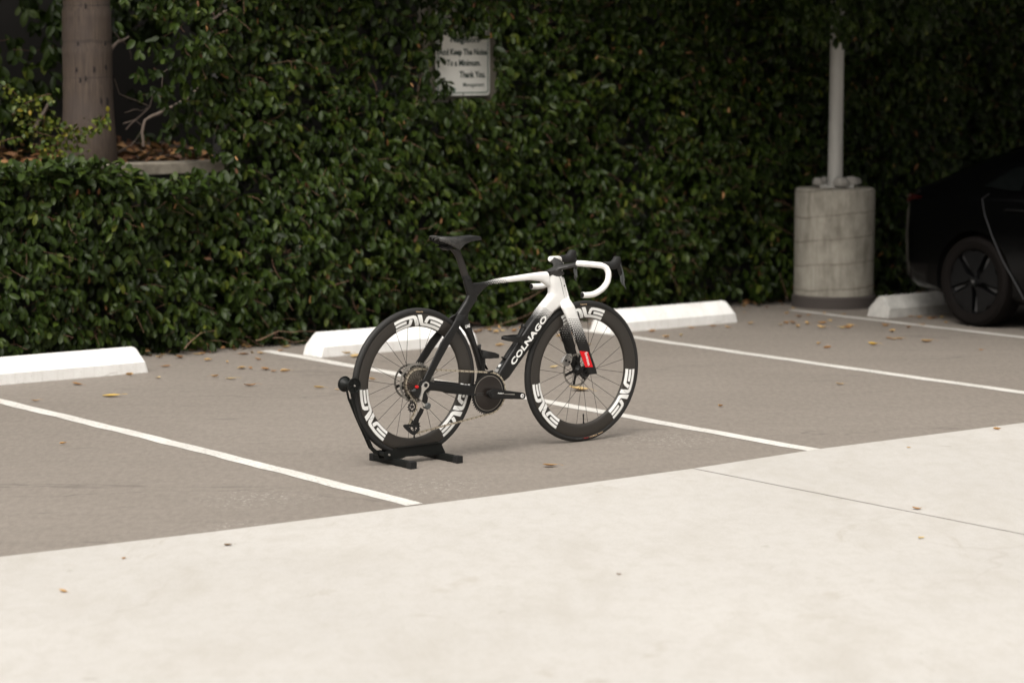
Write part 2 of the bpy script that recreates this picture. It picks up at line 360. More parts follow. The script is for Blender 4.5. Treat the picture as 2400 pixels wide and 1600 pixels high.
bw = MB(); bw.box(1, 19, 15.9, 16.1, 0, 4.2, lambda u, v, z: W(u, v, z)); tag(bw.build('rear_wall', mat('dark_render_wall', (.022, .020, .018), .9)), 'dark wall far back behind the palm trunk and branches', 'wall')

# ---- hedges
SIGN = (9.86, 10.305, 1.545, 1.96, 13.87)         # u0, u1, z0, z1, v
def hidden_keep(P):
    """False where a leaf would stand in the clipped niche in front of the sign"""
    u = P@U; v = P@V; z = P[:, 2]; k = SIGN[4]/v; us = u*k; zs = HCAM+(z-HCAM)*k
    j = .02*np.sin(us*60)+.015*np.sin(zs*80)
    return ~((us > SIGN[0]-.01+j) & (us < SIGN[1]+.055+j) & (zs > SIGN[2]-.02+j) & (zs < SIGN[3]-.035+.6*j) & (v < 14.0))
def hedge(root, u, z, depth_fn, out, nl=(4, 7), size=.088, tintb=.45, keep=None, down=.75, lname='foliage', outv=None, upz=.45):
    """shoots on a bumpy surface, each with a spray of leaves"""
    n = len(u); v = depth_fn(u, z); P = Wn(u, v, z)
    o = np.array(out, float) if outv is None else outv
    s = o + RNG.normal(size=(n, 3))*[.38, .38, .32] - Zv*RNG.uniform(0., .6, n)[:, None]; s /= np.linalg.norm(s, axis=1)[:, None]
    cnt = RNG.integers(nl[0], nl[1], n); idx = np.repeat(np.arange(n), cnt); m = len(idx)
    tpos = RNG.uniform(0, 1, m); base = P[idx] + s[idx]*(tpos*.11)[:, None]
    rad = np.cross(s[idx], RNG.normal(size=(m, 3))); rad /= np.linalg.norm(rad, axis=1)[:, None]
    D = s[idx]*.45 + rad*.62 - Zv*(down*1.35*RNG.uniform(.35, 1.2, m))[:, None]
    oo = o if outv is None else outv[idx]
    Nn = oo*.95 + Zv*upz + RNG.normal(size=(m, 3))*.33
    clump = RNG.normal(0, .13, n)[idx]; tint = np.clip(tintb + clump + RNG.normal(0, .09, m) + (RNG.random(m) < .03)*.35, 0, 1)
    sz = size*RNG.uniform(.62, 1.18, m)
    ok = np.ones(m, bool) if keep is None else keep(base) & keep(base+D/np.linalg.norm(D, axis=1)[:, None]*sz[:, None])
    f = leaves(lname, base[ok]-np.array(root.location), D[ok], Nn[ok], sz[ok], tint[ok], M_leaf, root)
    return P, s
def fill(u0, u1, z0, z1, dens, wfn=None):
    n = int((u1-u0)*(z1-z0)*dens); u = RNG.uniform(u0, u1, n); z = RNG.uniform(z0, z1, n)
    if wfn is not None: k = RNG.random(n) < wfn(u, z); u, z = u[k], z[k]
    return u, z
def ub(z): return 8.2-.62*np.maximum(z-1.15, 0)                # ragged left boundary of the tall hedge
def tall_v(u, z):
    over = sstep(z, 2.12, 2.9)*(.40+.75*sstep(u, 10.2, 12.8))  # overhang deepened at the right to darken the hedge below
    lean = .10*sstep(z, 2.0, .3)                    # fuller near the ground
    v = 13.74-.10*bumps(u, z)-.05*bumps(u+7, z, 2.3) - over - lean*0.2
    v = v-.10*sstep(u, 12, 14)
    rec = sstep(ub(z)+.15+.15*bumps(z*2, u), ub(z)-.6, u) if False else sstep(-(u-ub(z)), -.18, .75)
    return v+rec*1.15*sstep(z, 1.0, 1.35) + RNG.exponential(.055, len(np.atleast_1d(u)))
th = empty('tall_hedge', W(11.5, 13.7))
def wt(u, z):
    p = np.where(z < .13, .35+.45*(bumps(u*2, z) > .0), 1.)
    gap = sstep(bumps(u*.9+3, z*.9, 1.15), .62, .95)*.7
    left = 1-sstep(ub(z)-u, .02, .22)
    drum = (u > 12.3) & (z < .75)
    return p*(1-gap)*left*np.where(drum, .8, 1)
u, z = fill(7.5, 16.8, .04, 2.45, 520, wt); P1, s1 = hedge(th, u, z, tall_v, -V, keep=hidden_keep, size=.064)
# deeper layer, leaf tint darkened to stand for shade inside the hedge
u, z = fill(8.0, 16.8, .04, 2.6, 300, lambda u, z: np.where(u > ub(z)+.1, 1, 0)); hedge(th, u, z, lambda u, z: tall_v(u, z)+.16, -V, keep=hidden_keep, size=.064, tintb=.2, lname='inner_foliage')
# overhanging crown above, shaped mostly out of view to shade the hedge
n = 6500; u = RNG.uniform(6.2, 17.5, n); z = RNG.uniform(2.2, 3.6, n); kk = (u > 8.3) | (z > 2.62); u, z = u[kk], z[kk]
v = 15.3-(1.95+.75*sstep(u, 9.6, 12.6)+.15*bumps(u, z))*np.sqrt(np.clip(1-((z-3.15)/1.0)**2, 0, 1))-.1*RNG.random(len(u)); v = v+.9*sstep(-u, -8.4, -7.6); kk = v < 15.2; u, z, v = u[kk], z[kk], v[kk]
low = np.clip((2.9-z)/.7, 0, 1)
ov = -V[None]*(1-.5*low)[:, None]-Zv[None]*(.45*low)[:, None]+Zv[None]*(.8*(1-low))[:, None]
hedge(th, u, z, lambda a, b: v, None, outv=ov, size=.092, keep=hidden_keep, lname='top_foliage', nl=(5, 8))
# evergreen tree added out of view to shade the bays at the right
tc_ = empty('added_shade_tree', W(15.2, 15.0)); n = 13000
d_ = RNG.normal(size=(n, 3)); d_ /= np.linalg.norm(d_, axis=1)[:, None]; rr_ = RNG.uniform(.35, 1, n)**.5
uu = 14.5+d_[:, 0]*rr_*4.4; vv = 11.9+d_[:, 1]*rr_*4.0; zz = 3.9+d_[:, 2]*rr_*1.35; kk = zz > 2.75+.2*np.sin(uu*3)*np.sin(vv*2.3); uu, vv, zz = uu[kk], vv[kk], zz[kk]
hedge(tc_, uu, zz, lambda a, b: vv, None, outv=(d_[:, :1]*U+d_[:, 1:2]*V+d_[:, 2:]*Zv)[kk], size=.13, lname='crown', nl=(5, 8))
b = MB(); b.tube([W(15.2, 15.0, 0)-Vector(tc_.location), W(15.15, 14.9, 1.6)-Vector(tc_.location), W(15.0, 14.5, 2.9)-Vector(tc_.location), W(14.8, 13.4, 4.2)-Vector(tc_.location)], [.16, .13, .11, .05], 16); b.build('trunk', M_branch, tc_, smooth=True)
for q_ in ((12.9, 12.4, 4.3), (16.9, 12.6, 4.4), (14.2, 11.2, 4.2), (16.0, 14.6, 4.6)):
    b = MB(); b.tube([W(15.0, 14.5, 2.9)-Vector(tc_.location), W((15+q_[0])/2, (14.5+q_[1])/2, 3.75)-Vector(tc_.location), W(*q_)-Vector(tc_.location)], [.07, .05, .02], 10); b.build('limb', M_branch, tc_, smooth=True)
tag(tc_, 'added evergreen tree out of view, its crown shading the black car', 'tree')
n = 420; u = RNG.uniform(12.3, 13.7, n); v = RNG.uniform(12.95, 13.45, n)-.1; z = RNG.uniform(1.98, 2.75, n)+.10*np.abs(u-13.0)-.09*(u < 12.95)
hedge(th, u, z, lambda a, b: v, None, outv=np.tile(-V*.7-Zv*.3, (n, 1)), size=.064, lname='hanging_foliage', nl=(4, 7))
# twigs
k = RNG.choice(len(P1), 2600, replace=False); A = P1[k]+s1[k]*.02; Bq = A+s1[k]*RNG.uniform(.05, .15, (2600, 1))+RNG.normal(size=(2600, 3))*.05; kp = hidden_keep(A) & hidden_keep(Bq)
tubes('twig', A[kp]-np.array(th.location), Bq[kp]-np.array(th.location), RNG.uniform(.0015, .0035, kp.sum()), M_twig, th)
k = RNG.choice(len(P1), 760, replace=False); D = RNG.normal(size=(760, 3))*[.5, .5, .4]-Zv; kp = hidden_keep(P1[k])
leaves('dry_leaves', (P1[k]-V*.07-np.array(th.location))[kp], D[kp], (-V+RNG.normal(size=(760, 3))*.6)[kp], RNG.uniform(.03, .06, kp.sum()), RNG.uniform(0, .8, kp.sum()), M_dry, th, wid=.17)
tag(th, 'tall dark green leafy hedge filling the background from the sign to the car', 'hedge')

lh = empty('low_hedge', W(6.5, 13.7))
def low_v(u, z): return 13.72-.09*bumps(u+2, z)-.05*bumps(u+9, z, 2.2)+.08*sstep(u, 7.9, 8.3)+RNG.exponential(.05, len(u))
u, z = fill(4.9, 8.4, .04, 1.12, 530, lambda u, z: np.where((z > 1.06) & (u > 7.45), 0., 1.)* np.where(z < .12, .4, 1.)*np.where((z > .97) & (u > 7.5), .18, 1.)); P2, s2 = hedge(lh, u, z, low_v, -V, size=.064)
u, z = fill(4.9, 8.4, .04, 1.05, 290); hedge(lh, u, z, lambda a, b: low_v(a, b)+.13, -V, size=.064, tintb=.2, lname='inner_foliage')  # inner leaves tinted darker, shade put into their colour
n = 620; u = RNG.uniform(4.5, 8.1, n); kq = (u < 7.5) | (RNG.random(n) < .5); u = u[kq]; n = len(u); vv = RNG.uniform(13.62, 13.98, n); zt = 1.075+.018*bumps(u, vv, 1.4)-.10*sstep(u, 7.35, 7.6)
hedge(lh, u, zt, lambda a, b: vv, None, outv=np.tile(Zv*.9-V*.5, (n, 1)), size=.08, down=.1, lname='top_foliage', upz=.8)
k = RNG.choice(len(P2), 450, replace=False); A = P2[k]+s2[k]*.02; Bq = A+s2[k]*RNG.uniform(.05, .14, (450, 1))+RNG.normal(size=(450, 3))*.05
tubes('twig', A-np.array(lh.location), Bq-np.array(lh.location), RNG.uniform(.0015, .003, 450), M_twig, lh)
k = RNG.choice(len(P2), 110, replace=False); D = RNG.normal(size=(110, 3))*[.5, .5, .4]-Zv
leaves('dry_leaves', P2[k]-V*.07-np.array(lh.location), D, -V+RNG.normal(size=(110, 3))*.6, RNG.uniform(.03, .055, 110), RNG.uniform(0, .8, 110), M_dry, lh, wid=.17)
tag(lh, 'low clipped green hedge covering the planter wall at the left', 'hedge')

bh = empty('rear_foliage', W(6.5, 15.2, 1.1))
def back_v(u, z): return 15.35-.25*bumps(u, z)-.25*sstep(-u, -7.3, -6.6)-.25*sstep(z, 2.0, 2.9)+RNG.exponential(.12, len(u))
u, z = fill(5.0, 9.2, 1.15, 3.6, 230, lambda u, z: np.where((u > 7.7) & (z < 1.95), .10, np.where(z < 1.35, .5, 1.3))); P3, s3 = hedge(bh, u, z, back_v, -V, size=.095, tintb=.4)
k = RNG.choice(len(P3), 200, replace=False); A = P3[k]; Bq = A+RNG.normal(size=(200, 3))*.18
tubes('twig', A-np.array(bh.location), Bq-np.array(bh.location), RNG.uniform(.002, .005, 200), M_twig, bh)
tag(bh, 'shaded green shrub with bare pale branches growing on the bed behind the palm trunk', 'shrub')

def pv(px, py, v):                                  # photo point on the upright plane v = const (used for plants and the sign)
    d = _f + np.array([(px-1200)/FPX, 0, 0]) - (py-800)/FPX*_u; t = v/(d@V); return Vector(d*t+np.array([0, 0, HCAM]))
def r1(x, y): return x/3.485, y/3.485
for pts, r, v in (([(1175, 1200), (1160, 1090), (1190, 985), (1300, 925), (1420, 865), (1520, 815), (1600, 745), (1640, 700)], [.018, .018, .02, .021, .02, .017, .013, .009], 14.35),
                  ([(1700, 165), (1760, 145), (1815, 112), (1850, 85)], [.014, .014, .012, .008], 13.62),
                  ([(930, 640), (980, 765), (1100, 820), (1220, 865)], [.006, .006, .005, .004], 14.6),
                  ([(930, 270), (1010, 345), (1060, 410), (1075, 490)], [.006, .005, .004, .003], 14.7),
                  ([(1020, 920), (1090, 895), (1150, 905), (1205, 880)], [.005, .005, .004, .003], 14.6),
                  ([(1010, 1020), (1100, 985), (1160, 1025)], [.006, .005, .004], 14.4),
                  ([(1030, 1060), (1110, 985), (1230, 870), (1250, 760)], [.010, .008, .006, .004], 14.9),
                  ([(960, 1240), (1080, 1180), (1140, 1080)], [.006, .005, .004], 14.5),
                  ([(290, 1050), (340, 940), (390, 850)], [.03, .027, .02], 15.0),
                  ([(905, 400), (960, 350), (1050, 300)], [.025, .02, .012], 15.0),
                  ([(1320, 720), (1330, 600), (1380, 560)], [.005, .004, .003], 14.0)):
    q = []
    for i in range(len(pts)-1):
        for t in (0, .5): q.append([pts[i][j]*(1-t)+pts[i+1][j]*t for j in (0, 1)])
    q.append(pts[-1]); rr = np.interp(np.linspace(0, len(pts)-1, len(q)), range(len(pts)), r)
    bs = MB(); bs.tube([pv(*r1(a+random.uniform(-6, 6), b_+random.uniform(-6, 6)), v)-Vector(bh.location) for a, b_ in q], [x_*.55*random.uniform(.85, 1.15) for x_ in rr], 8)
    bs.build('branch', M_branch, bh, smooth=True)
# loose twigs in front of the hedge foot
M_bb = mat('brown_bark', (.17, .105, .068), .85)
for pts in ([(600, 800), (650, 776), (740, 778), (800, 790)], [(1095, 780), (1160, 762), (1230, 745), (1300, 700)], [(1190, 720), (1240, 700), (1300, 660)], [(430, 815), (470, 780), (520, 770)], [(1200, 790), (1260, 755), (1330, 738)], [(640, 790), (690, 800), (760, 798)]):
    q = []
    for i in range(len(pts)-1):
        for t in (0, .33, .66): q.append(pv(pts[i][0]*(1-t)+pts[i+1][0]*t+random.uniform(-4, 4), pts[i][1]*(1-t)+pts[i+1][1]*t+random.uniform(-3, 3), 13.52+.01*len(q))-Vector(th.location))
    tw = MB(); tw.tube(q, list(np.linspace(.0042, .0015, len(q))), 6); tw.build('loose_twig', M_bb, th, smooth=True)

# leaf litter on the bed and at the hedge foot
def litter(name, n, ufn, size, label, zf, rng_t=(0, .8)):
    P = ufn(n); D = RNG.normal(size=(n, 3))*[1, 1, .25]; Nn = Zv+RNG.normal(size=(n, 3))*.45
    o = leaves(name, P, D, Nn, RNG.uniform(*size, n), RNG.uniform(*rng_t, n), M_dry, None, wid=.2); return tag(o, label, 'dry leaves', kind='stuff')
def bedpts(n): v = RNG.uniform(14.2, 15.7, n); return Wn(RNG.uniform(5, 8.8, n), v, 1.07+(v-14.2)*.0864+RNG.uniform(0, .05, n))
litter('leaf_litter', 1500, bedpts, (.05, .10), 'brown dry leaves heaped on the bed right of the palm trunk', 0)
def foot(n):
    u = RNG.uniform(5.5, 15, n); v = 13.98-np.abs(RNG.exponential(.16, n)); v = np.maximum(v, 13.35); return Wn(u, v, RNG.uniform(.004, .03, n))
litter('leaf_litter', 560, foot, (.03, .075), 'brown leaf litter drifted along the foot of the hedge', 0, (0, .9))

# ---- palm trunk
def f_palm(nt, N, L, p):
    v = objc(N, L); st = noise(N, L, objc(N, L, scale=(14, 14, .5)), 9, 5, .6)
    c = ramp(N, L, st, [(.3, (.036, .024, .017)), (.7, (.110, .080, .058))])
    c = mix(N, L, ramp(N, L, noise(N, L, objc(N, L, scale=(2, 2, 1.4)), 2.2, 5, .6), [(.35, .65), (.62, 0.)]), c, (.055, .042, .038))
    sz = N.new('ShaderNodeSeparateXYZ'); L.new(v, sz.inputs[0]); zj = mth(N, L, 'ADD', sz.outputs[2], mth(N, L, 'MULTIPLY', noise(N, L, v, 7, 3), .035)); rg = None
    for rz, k_ in ((.645, .35), (.865, .5), (.875, .5), (1.09, .75), (1.35, .6), (1.64, .5)):
        t_ = mth(N, L, 'MULTIPLY', mth(N, L, 'LESS_THAN', mth(N, L, 'ABSOLUTE', mth(N, L, 'SUBTRACT', zj, rz)), .005), k_); rg = t_ if rg is None else mth(N, L, 'MAXIMUM', rg, t_)
    rg = mth(N, L, 'MULTIPLY', rg, ramp(N, L, noise(N, L, objc(N, L, scale=(1, 1, .2)), 5, 3), [(.35, .2), (.6, 1.)])); c = mix(N, L, rg, c, (.012, .009, .008))
    L.new(c, p.inputs['Base Color']); bump(N, L, p, st, .35, .006)
M_palm = mat('palm_bark', (.13, .1, .09), .85, fn=f_palm); M_scar = mat('bark_scar', (.016, .012, .011), .95)
pu, pvv = 7.600, 14.45
pt = empty('palm_tree', W(pu, pvv, 1.05))
b = MB(); prof = []; zs = np.linspace(0, 3.4, 90)
rings_z = [.62, .845, 1.065, 1.33, 1.62, 1.95, 2.3]
for zz in zs:
    r = .143+.036*math.exp(-zz/.6)+.003*math.sin(zz*9)
    for rz in rings_z: r -= .006*math.exp(-((zz-rz)/.012)**2); r += .004*math.exp(-((zz-rz+.03)/.03)**2)
    prof.append((r, zz))
b.lathe(prof, 40, 'z'); b.build('trunk', M_palm, pt, smooth=True, ang=1.2)
vd = np.array([pu*U[0]+pvv*V[0], pu*U[1]+pvv*V[1]]); vd /= np.linalg.norm(vd); side = np.array([vd[1], -vd[0]])
for (x, y), s_ in zip([(700, 55), (690, 120), (770, 130), (852, 300), (858, 370), (637, 360), (625, 572), (768, 567), (865, 550), (655, 655), (700, 640), (825, 820), (875, 825)], [1, 1, 1, 1.2, 1.3, 1.1, 1, 1.3, 1, 1.2, 1, 1.2, 1.8]):
    q = pv(*r1(x, y), pvv)-Vector(pt.location); off = max(-.130, min(.130, q.x*side[0]+q.y*side[1])); zz = q.z; r = .143+.036*math.exp(-zz/.6)
    R = []
    for rr in (.0, .55, 1.):
        ring = []
        for j in range(10):
            a = 2*PI*j/10; t_ = off+.0075*rr*math.cos(a)*(1+.3*math.sin(3*a+x)); hz = zz+.017*s_*rr*math.sin(a)*(1+.2*math.sin(2*a+y)); d_ = math.sqrt(max(r*r-t_*t_, 1e-5))+.002
            ring.append((side[0]*t_-vd[0]*d_, side[1]*t_-vd[1]*d_, hz))
        R.append(ring)
    sc = MB(); sc.rings(R, cap=False); sc.build('bark_scar', M_scar, pt)
tag(pt, 'smooth brown palm trunk with dark notch scars rising behind the low hedge', 'palm tree')

# ---- yellow green shrub in front of the trunk
sh = empty('young_shrub', W(7.3, 14.1, 1.1)); P = []; twA = []; twB = []
for pts in ([(0, 1160), (180, 1120), (330, 1060), (520, 1040), (640, 1050)], [(250, 1180), (420, 1200), (560, 1130), (700, 1090), (800, 1010), (870, 940)], [(300, 1080), (450, 1120), (600, 1070), (680, 1150)], [(760, 1020), (820, 1000), (860, 960)], [(20, 700), (130, 770), (210, 840), (250, 930)], [(100, 940), (200, 850), (330, 790), (420, 770)], [(330, 1220), (450, 1240), (560, 1200), (700, 1210)], [(180, 1040), (300, 980), (430, 1000), (500, 1010)]):
    q = [pv(*r1(*p_), 14.12+.05*random.random()) for p_ in pts]
    for a, b_ in zip(q[:-1], q[1:]): twA.append(a); twB.append(b_)
    for i in range(len(q)-1):
        for _ in range(20): t = random.random(); P.append(q[i]*(1-t)+q[i+1]*t+Vector(RNG.normal(size=3)*.022))
P = np.array([tuple(p_) for p_ in P]); n = len(P); rt = np.array(sh.location)
leaves('foliage', P-rt, RNG.normal(size=(n, 3))*[.8, .8, .5]-Zv*.5, -V+Zv*.5+RNG.normal(size=(n, 3))*.5, RNG.uniform(.020, .040, n), np.clip(RNG.normal(.35, .22, n), 0, 1), M_shrub, sh, wid=.36)
tubes('stem', np.array([tuple(a) for a in twA])-rt, np.array([tuple(a) for a in twB])-rt, np.full(len(twA), .003), M_twig, sh, bend=.06)
tag(sh, 'young yellow-green shrub sprays crossing in front of the palm trunk', 'shrub')

# ---- sign on the wall
def text_mesh(body, bold=.0, shear=0., font_sp=1.):
    cu = bpy.data.curves.new('t', 'FONT'); cu.body = body; cu.size = 1; cu.offset = bold; cu.shear = shear; cu.space_character = font_sp; cu.resolution_u = 3
    o = bpy.data.objects.new('t', cu); C.objects.link(o); dg = bpy.context.evaluated_depsgraph_get(); dg.update()
    me = bpy.data.meshes.new_from_object(o.evaluated_get(dg)); vs = np.array([v.co[:] for v in me.vertices]); fs = [tuple(p.vertices) for p in me.polygons]
    bpy.data.objects.remove(o); bpy.data.curves.remove(cu); bpy.data.meshes.remove(me)
    vs[:, 0] -= vs[:, 0].min(); return vs, fs
def fit_text(body, width, height, bold=.02, shear=0., sp=1.):
    vs, fs = text_mesh(body, bold, shear, sp); y0 = 0.; capv, _ = text_mesh('E', bold); ch = capv[:, 1].max()
    vs = vs.copy(); vs[:, 0] *= width/vs[:, 0].max(); vs[:, 1] *= height/ch; return vs, fs
M_sign = mat('sign_white', (.80, .79, .74), .5); M_green = mat('sign_green', (.012, .10, .055), .5)
M_sgtext = mat('sign_dark_green_letters', (.01, .035, .025), .5)
sg = empty('notice_sign', W((SIGN[0]+SIGN[1])/2, SIGN[4], SIGN[2])); sg.rotation_euler = (0, 0, LA)
hw = (SIGN[1]-SIGN[0])/2; hh = .60
def rrect(x0, x1, z0, z1, r, n=6):
    out = []
    for cx, cz, a0 in ((x1-r, z0+r, -PI/2), (x1-r, z1-r, 0), (x0+r, z1-r, PI/2), (x0+r, z0+r, PI)):
        for i in range(n+1): a = a0+PI/2*i/n; out.append((cx+r*math.cos(a), cz+r*math.sin(a)))
    return out
b = MB(); b.prism(rrect(-hw, hw, 0, hh, .022), -.002, .002); b.build('panel', M_sign, sg)
b = MB(); o1 = rrect(-hw+.014, hw-.014, .016, hh-.016, .018); o2 = rrect(-hw+.020, hw-.020, .022, hh-.022, .014); n = len(o1)
b.add([(x, -.0035, z_) for x, z_ in o1]+[(x, -.0035, z_) for x, z_ in o2], [(j, (j+1) % n, (j+1) % n+n, j+n) for j in range(n)]); b.build('border', M_green, sg)
def sign_line(body, x0, wd, z0, h, m=M_sgtext, bold=.03):
    vs, fs = fit_text(body, wd, h, bold); mesh('lettering', [(x0+x, -.004, z0+y) for x, y, _ in vs], fs, m, sg)
SW = 2*hw; zt = lambda y: (225-y)/185.*.40          # photo rows of the sign to sign height
sign_line('Please Respect Our', -.18, .36, .485, .042)
sign_line('Neighbors', -.10, .235, .352, .040); sign_line('And Keep The Noise', -.197, .395, .270, .040); sign_line('To a Minimum.', -.135, .28, .198, .040)
sign_line('Thank You.', -.03, .215, .120, .042); sign_line('Management', 0.0, .175, .060, .025, bold=.01)
b = MB(); b.tube([(-.11, -.004, .045), (-.085, -.004, .055), (-.065, -.004, .045), (-.075, -.004, .02)], .004, 6); b.tube([(-.14, -.004, .05), (-.118, -.004, .05)], .004, 6); b.tube([(-.14, -.004, .036), (-.118, -.004, .036)], .004, 6); b.build('emblem', M_green, sg)
for x, z_ in ((0, .008), (0, hh-.012)):
    b = MB(); b.lathe([(.0005, -.006), (.006, -.006), (.006, -.002), (.0005, -.0019)], 12, 'y', (x, 0, z_)); b.build('screw', mat('screw_steel', (.3, .3, .3), .4, .8), sg)
tag(sg, 'white notice sign with green border and dark lettering half buried in the hedge', 'sign')
# pale wall pilaster carrying the sign
b = MB(); b.box(9.80, 10.40, 13.92, 13.998, 1.50, 2.3, lambda u, v, z: W(u, v, z)); tag(b.build('wall_panel', mat('pilaster_block', (.36, .33, .27), .9)), 'beige wall panel behind the notice sign', 'wall panel')
# a few sprigs hanging over the sign's upper and lower left edge
P = []; 
for (px, py, k_) in ((1035, 82, 9), (1065, 70, 9), (1100, 72, 8), (1030, 105, 6), (1130, 78, 7), (1042, 190, 9), (1030, 215, 9), (1022, 140, 4), (1016, 165, 6), (1055, 205, 6)):
    for _ in range(k_): q = pv(px+random.uniform(-9, 9), py+random.uniform(-8, 6), 13.78+random.uniform(-.05, .05)); P.append(tuple(q))
P = np.array(P); n = len(P)
leaves('sprig', P-np.array(th.location), RNG.normal(size=(n, 3))*.6-Zv, -V+RNG.normal(size=(n, 3))*.5, RNG.uniform(.04, .075, n), np.clip(RNG.normal(.35, .15, n), 0, 1), M_leaf, th)

# ---- concrete pedestal and lamp post
def f_ped(nt, N, L, p):
    v = objc(N, L); s_ = N.new('ShaderNodeSeparateXYZ'); L.new(v, s_.inputs[0])
    a = mth(N, L, 'ARCTAN2', s_.outputs[1], s_.outputs[0])
    c = ramp(N, L, noise(N, L, objc(N, L, scale=(1, 1, .6)), 7, 7, .7), [(.28, (.19, .175, .145)), (.55, (.36, .335, .285)), (.8, (.44, .415, .36))])
    c = mix(N, L, ramp(N, L, noise(N, L, objc(N, L, scale=(1, 1, .12)), 22, 4, .6), [(.5, 0.), (.72, .55)]), c, (.14, .12, .09))
    hm = mth(N, L, 'ABSOLUTE', mth(N, L, 'SUBTRACT', mth(N, L, 'FRACT', mth(N, L, 'DIVIDE', mth(N, L, 'ADD', s_.outputs[2], mth(N, L, 'ADD', mth(N, L, 'MULTIPLY', noise(N, L, v, 3, 4), .07), mth(N, L, 'MULTIPLY', s_.outputs[0], -.085))), .178)), .5))
    hl = mth(N, L, 'MULTIPLY', ramp(N, L, hm, [(.465, 0.), (.49, .8)]), ramp(N, L, noise(N, L, v, 6, 3), [(.35, .45), (.6, 1.)]))
    crs = mth(N, L, 'FLOOR', mth(N, L, 'DIVIDE', s_.outputs[2], .178)); vm = mth(N, L, 'ABSOLUTE', mth(N, L, 'SUBTRACT', mth(N, L, 'FRACT', mth(N, L, 'ADD', mth(N, L, 'MULTIPLY', a, 1.75), mth(N, L, 'MULTIPLY', crs, .37))), .5)); vl = ramp(N, L, vm, [(.485, 0.), (.495, .45)])
    j = mth(N, L, 'MAXIMUM', hl, vl); c = mix(N, L, j, c, (.10, .085, .065)); L.new(c, p.inputs['Base Color'])
    bump(N, L, p, mth(N, L, 'SUBTRACT', noise(N, L, v, 45, 4), j), .3, .006)
M_ped = mat('cast_concrete', (.33, .3, .25), .85, fn=f_ped)
pd_ = empty('concrete_pedestal', W(13.03, 13.35))
b = MB(); b.lathe([(.001, .085), (.285, .085), (.287, .1), (.287, .265), (.288, .44), (.2885, .62), (.289, .83), (.283, .85), (.27, .857), (.001, .86)], 64, 'z'); b.build('drum', M_ped, pd_, ang=.6)
b = MB(); b.lathe([(.001, 0.), (.305, 0.), (.302, .075), (.292, .088), (.001, .088)], 64, 'z'); b.build('plinth', mat('dark_base', (.06, .05, .045), .9), pd_, ang=.6)
tag(pd_, 'round block-patterned concrete pedestal standing before the hedge near the car', 'pedestal')
lp = empty('lamp_post', W(13.03, 13.35, .86)); M_pole = mat('grey_painted_steel', (.46, .45, .425), .45, .0)
b = MB(); b.lathe([(.001, 0), (.055, 0), (.052, .4), (.044, 3.6), (.001, 3.6)], 32, 'z'); b.build('pole', M_pole, lp, smooth=True, ang=.9)
b = MB(); b.box(-.12, .12, -.12, .12, .001, .018); b.build('base_plate', M_pole, lp, bevel=.004)
M_cov = mat('pale_cover', (.30, .285, .26), .7)
for x, y, s_ in ((-.125, -.02, .034), (.03, -.12, .038), (.11, -.05, .040), (.16, .10, .030), (-.06, .12, .034)):
    b = MB(); R = []
    for k_, (rr, zz) in enumerate(((1, .0), (1.08, .35), (.95, .85), (.6, 1.15), (.1, 1.2))):
        R.append([(x+s_*rr*math.cos(a)*(1.35 if x > 0 else 1)*(1+.12*math.sin(2*a+x*40)), y+s_*rr*math.sin(a)*(1+.1*math.sin(3*a)), .018+s_*1.3*zz) for a in [2*PI*i/14 for i in range(14)]])
    b.rings(R); b.build('bolt_cover', M_cov, lp, smooth=True)
tag(lp, 'grey round lamp post rising from the concrete pedestal into the foliage', 'lamp post')

#@@CAR
# ------------------------------------------------------------------ black car (backed into the bay)
M_cpaint = mat('black_car_paint', (.0010, .0010, .0012), .22, spec=.22)
M_cglass = mat('dark_car_glass', (.004, .005, .005), .08, spec=.35)
M_rub = mat('tyre_rubber', (.0065, .0052, .0047), .8, spec=.10); M_cwheel = mat('dark_wheel', (.005, .005, .0055), .35, spec=.25)
M_cbright = mat('alloy_edge', (.25, .25, .25), .3, .8); M_trim = mat('black_trim', (.003, .003, .003), .6, spec=.15)
car = empty('parked_car', W(12.77+.80, 11.765), LA-PI/2); CW = .80
def prof_at(x):
    xs = [-.745, -.705, -.665, -.60, -.24, .2, .41, .9, 1.3, 1.7, 2.15, 2.6, 3.0, 3.2, 3.3]
    top = [.50, .66, .82, .925, 1.09, 1.235, 1.31, 1.37, 1.35, 1.22, .93, .86, .76, .66, .45]
    bot = [.38, .30, .26, .22, .17, .16, .16, .16, .16, .16, .16, .16, .19, .24, .32]
    wd = [.62, .71, .755, .785, .795, .80, .80, .80, .80, .80, .80, .79, .74, .66, .5]
    belt = [.49, .64, .79, .88, .89, .90, .905, .90, .89, .87, .85, .80, .71, .62, .44]
    return [float(np.interp(x, xs, a)) for a in (top, bot, wd, belt)]
R = []
for x in np.concatenate([[-.745, -.735, -.72, -.705, -.69, -.675], np.linspace(-.66, 3.15, 66), [3.2, 3.25, 3.28, 3.3]]):
    t, b0, wd, be = prof_at(x); be = min(be, t-.004); tw_ = wd*(.94-.30*max(0, min(1, (t-be)/.38)))
    sec = [(0, b0), (.6, b0), (.88, b0+.01), (.975, b0+.06), (.99, b0+(be-b0)*.30), (1., b0+(be-b0)*.62), (.995, be-.06), (.965, be-.015), (.94, be)]
    pts = [(wd*a, zz) for a, zz in sec]
    for k_ in (.3, .6, .85): pts.append((wd*.94*(1-k_)+tw_*k_, be+(t-.03*min(1, (t-be)/.1)-be)*k_))
    pts += [(tw_*.9, t-.012*min(1, (t-be)/.05)), (tw_*.55, t-.002), (0, t)]
    ring = [(x, -y, zz) for y, zz in pts]+[(x, y, zz) for y, zz in reversed(pts[1:-1])]
    R.append(ring)
b = MB(); b.rings(R); body = b.build('body', [M_cpaint, M_trim], car, smooth=True, ang=.9)
cut = MB()
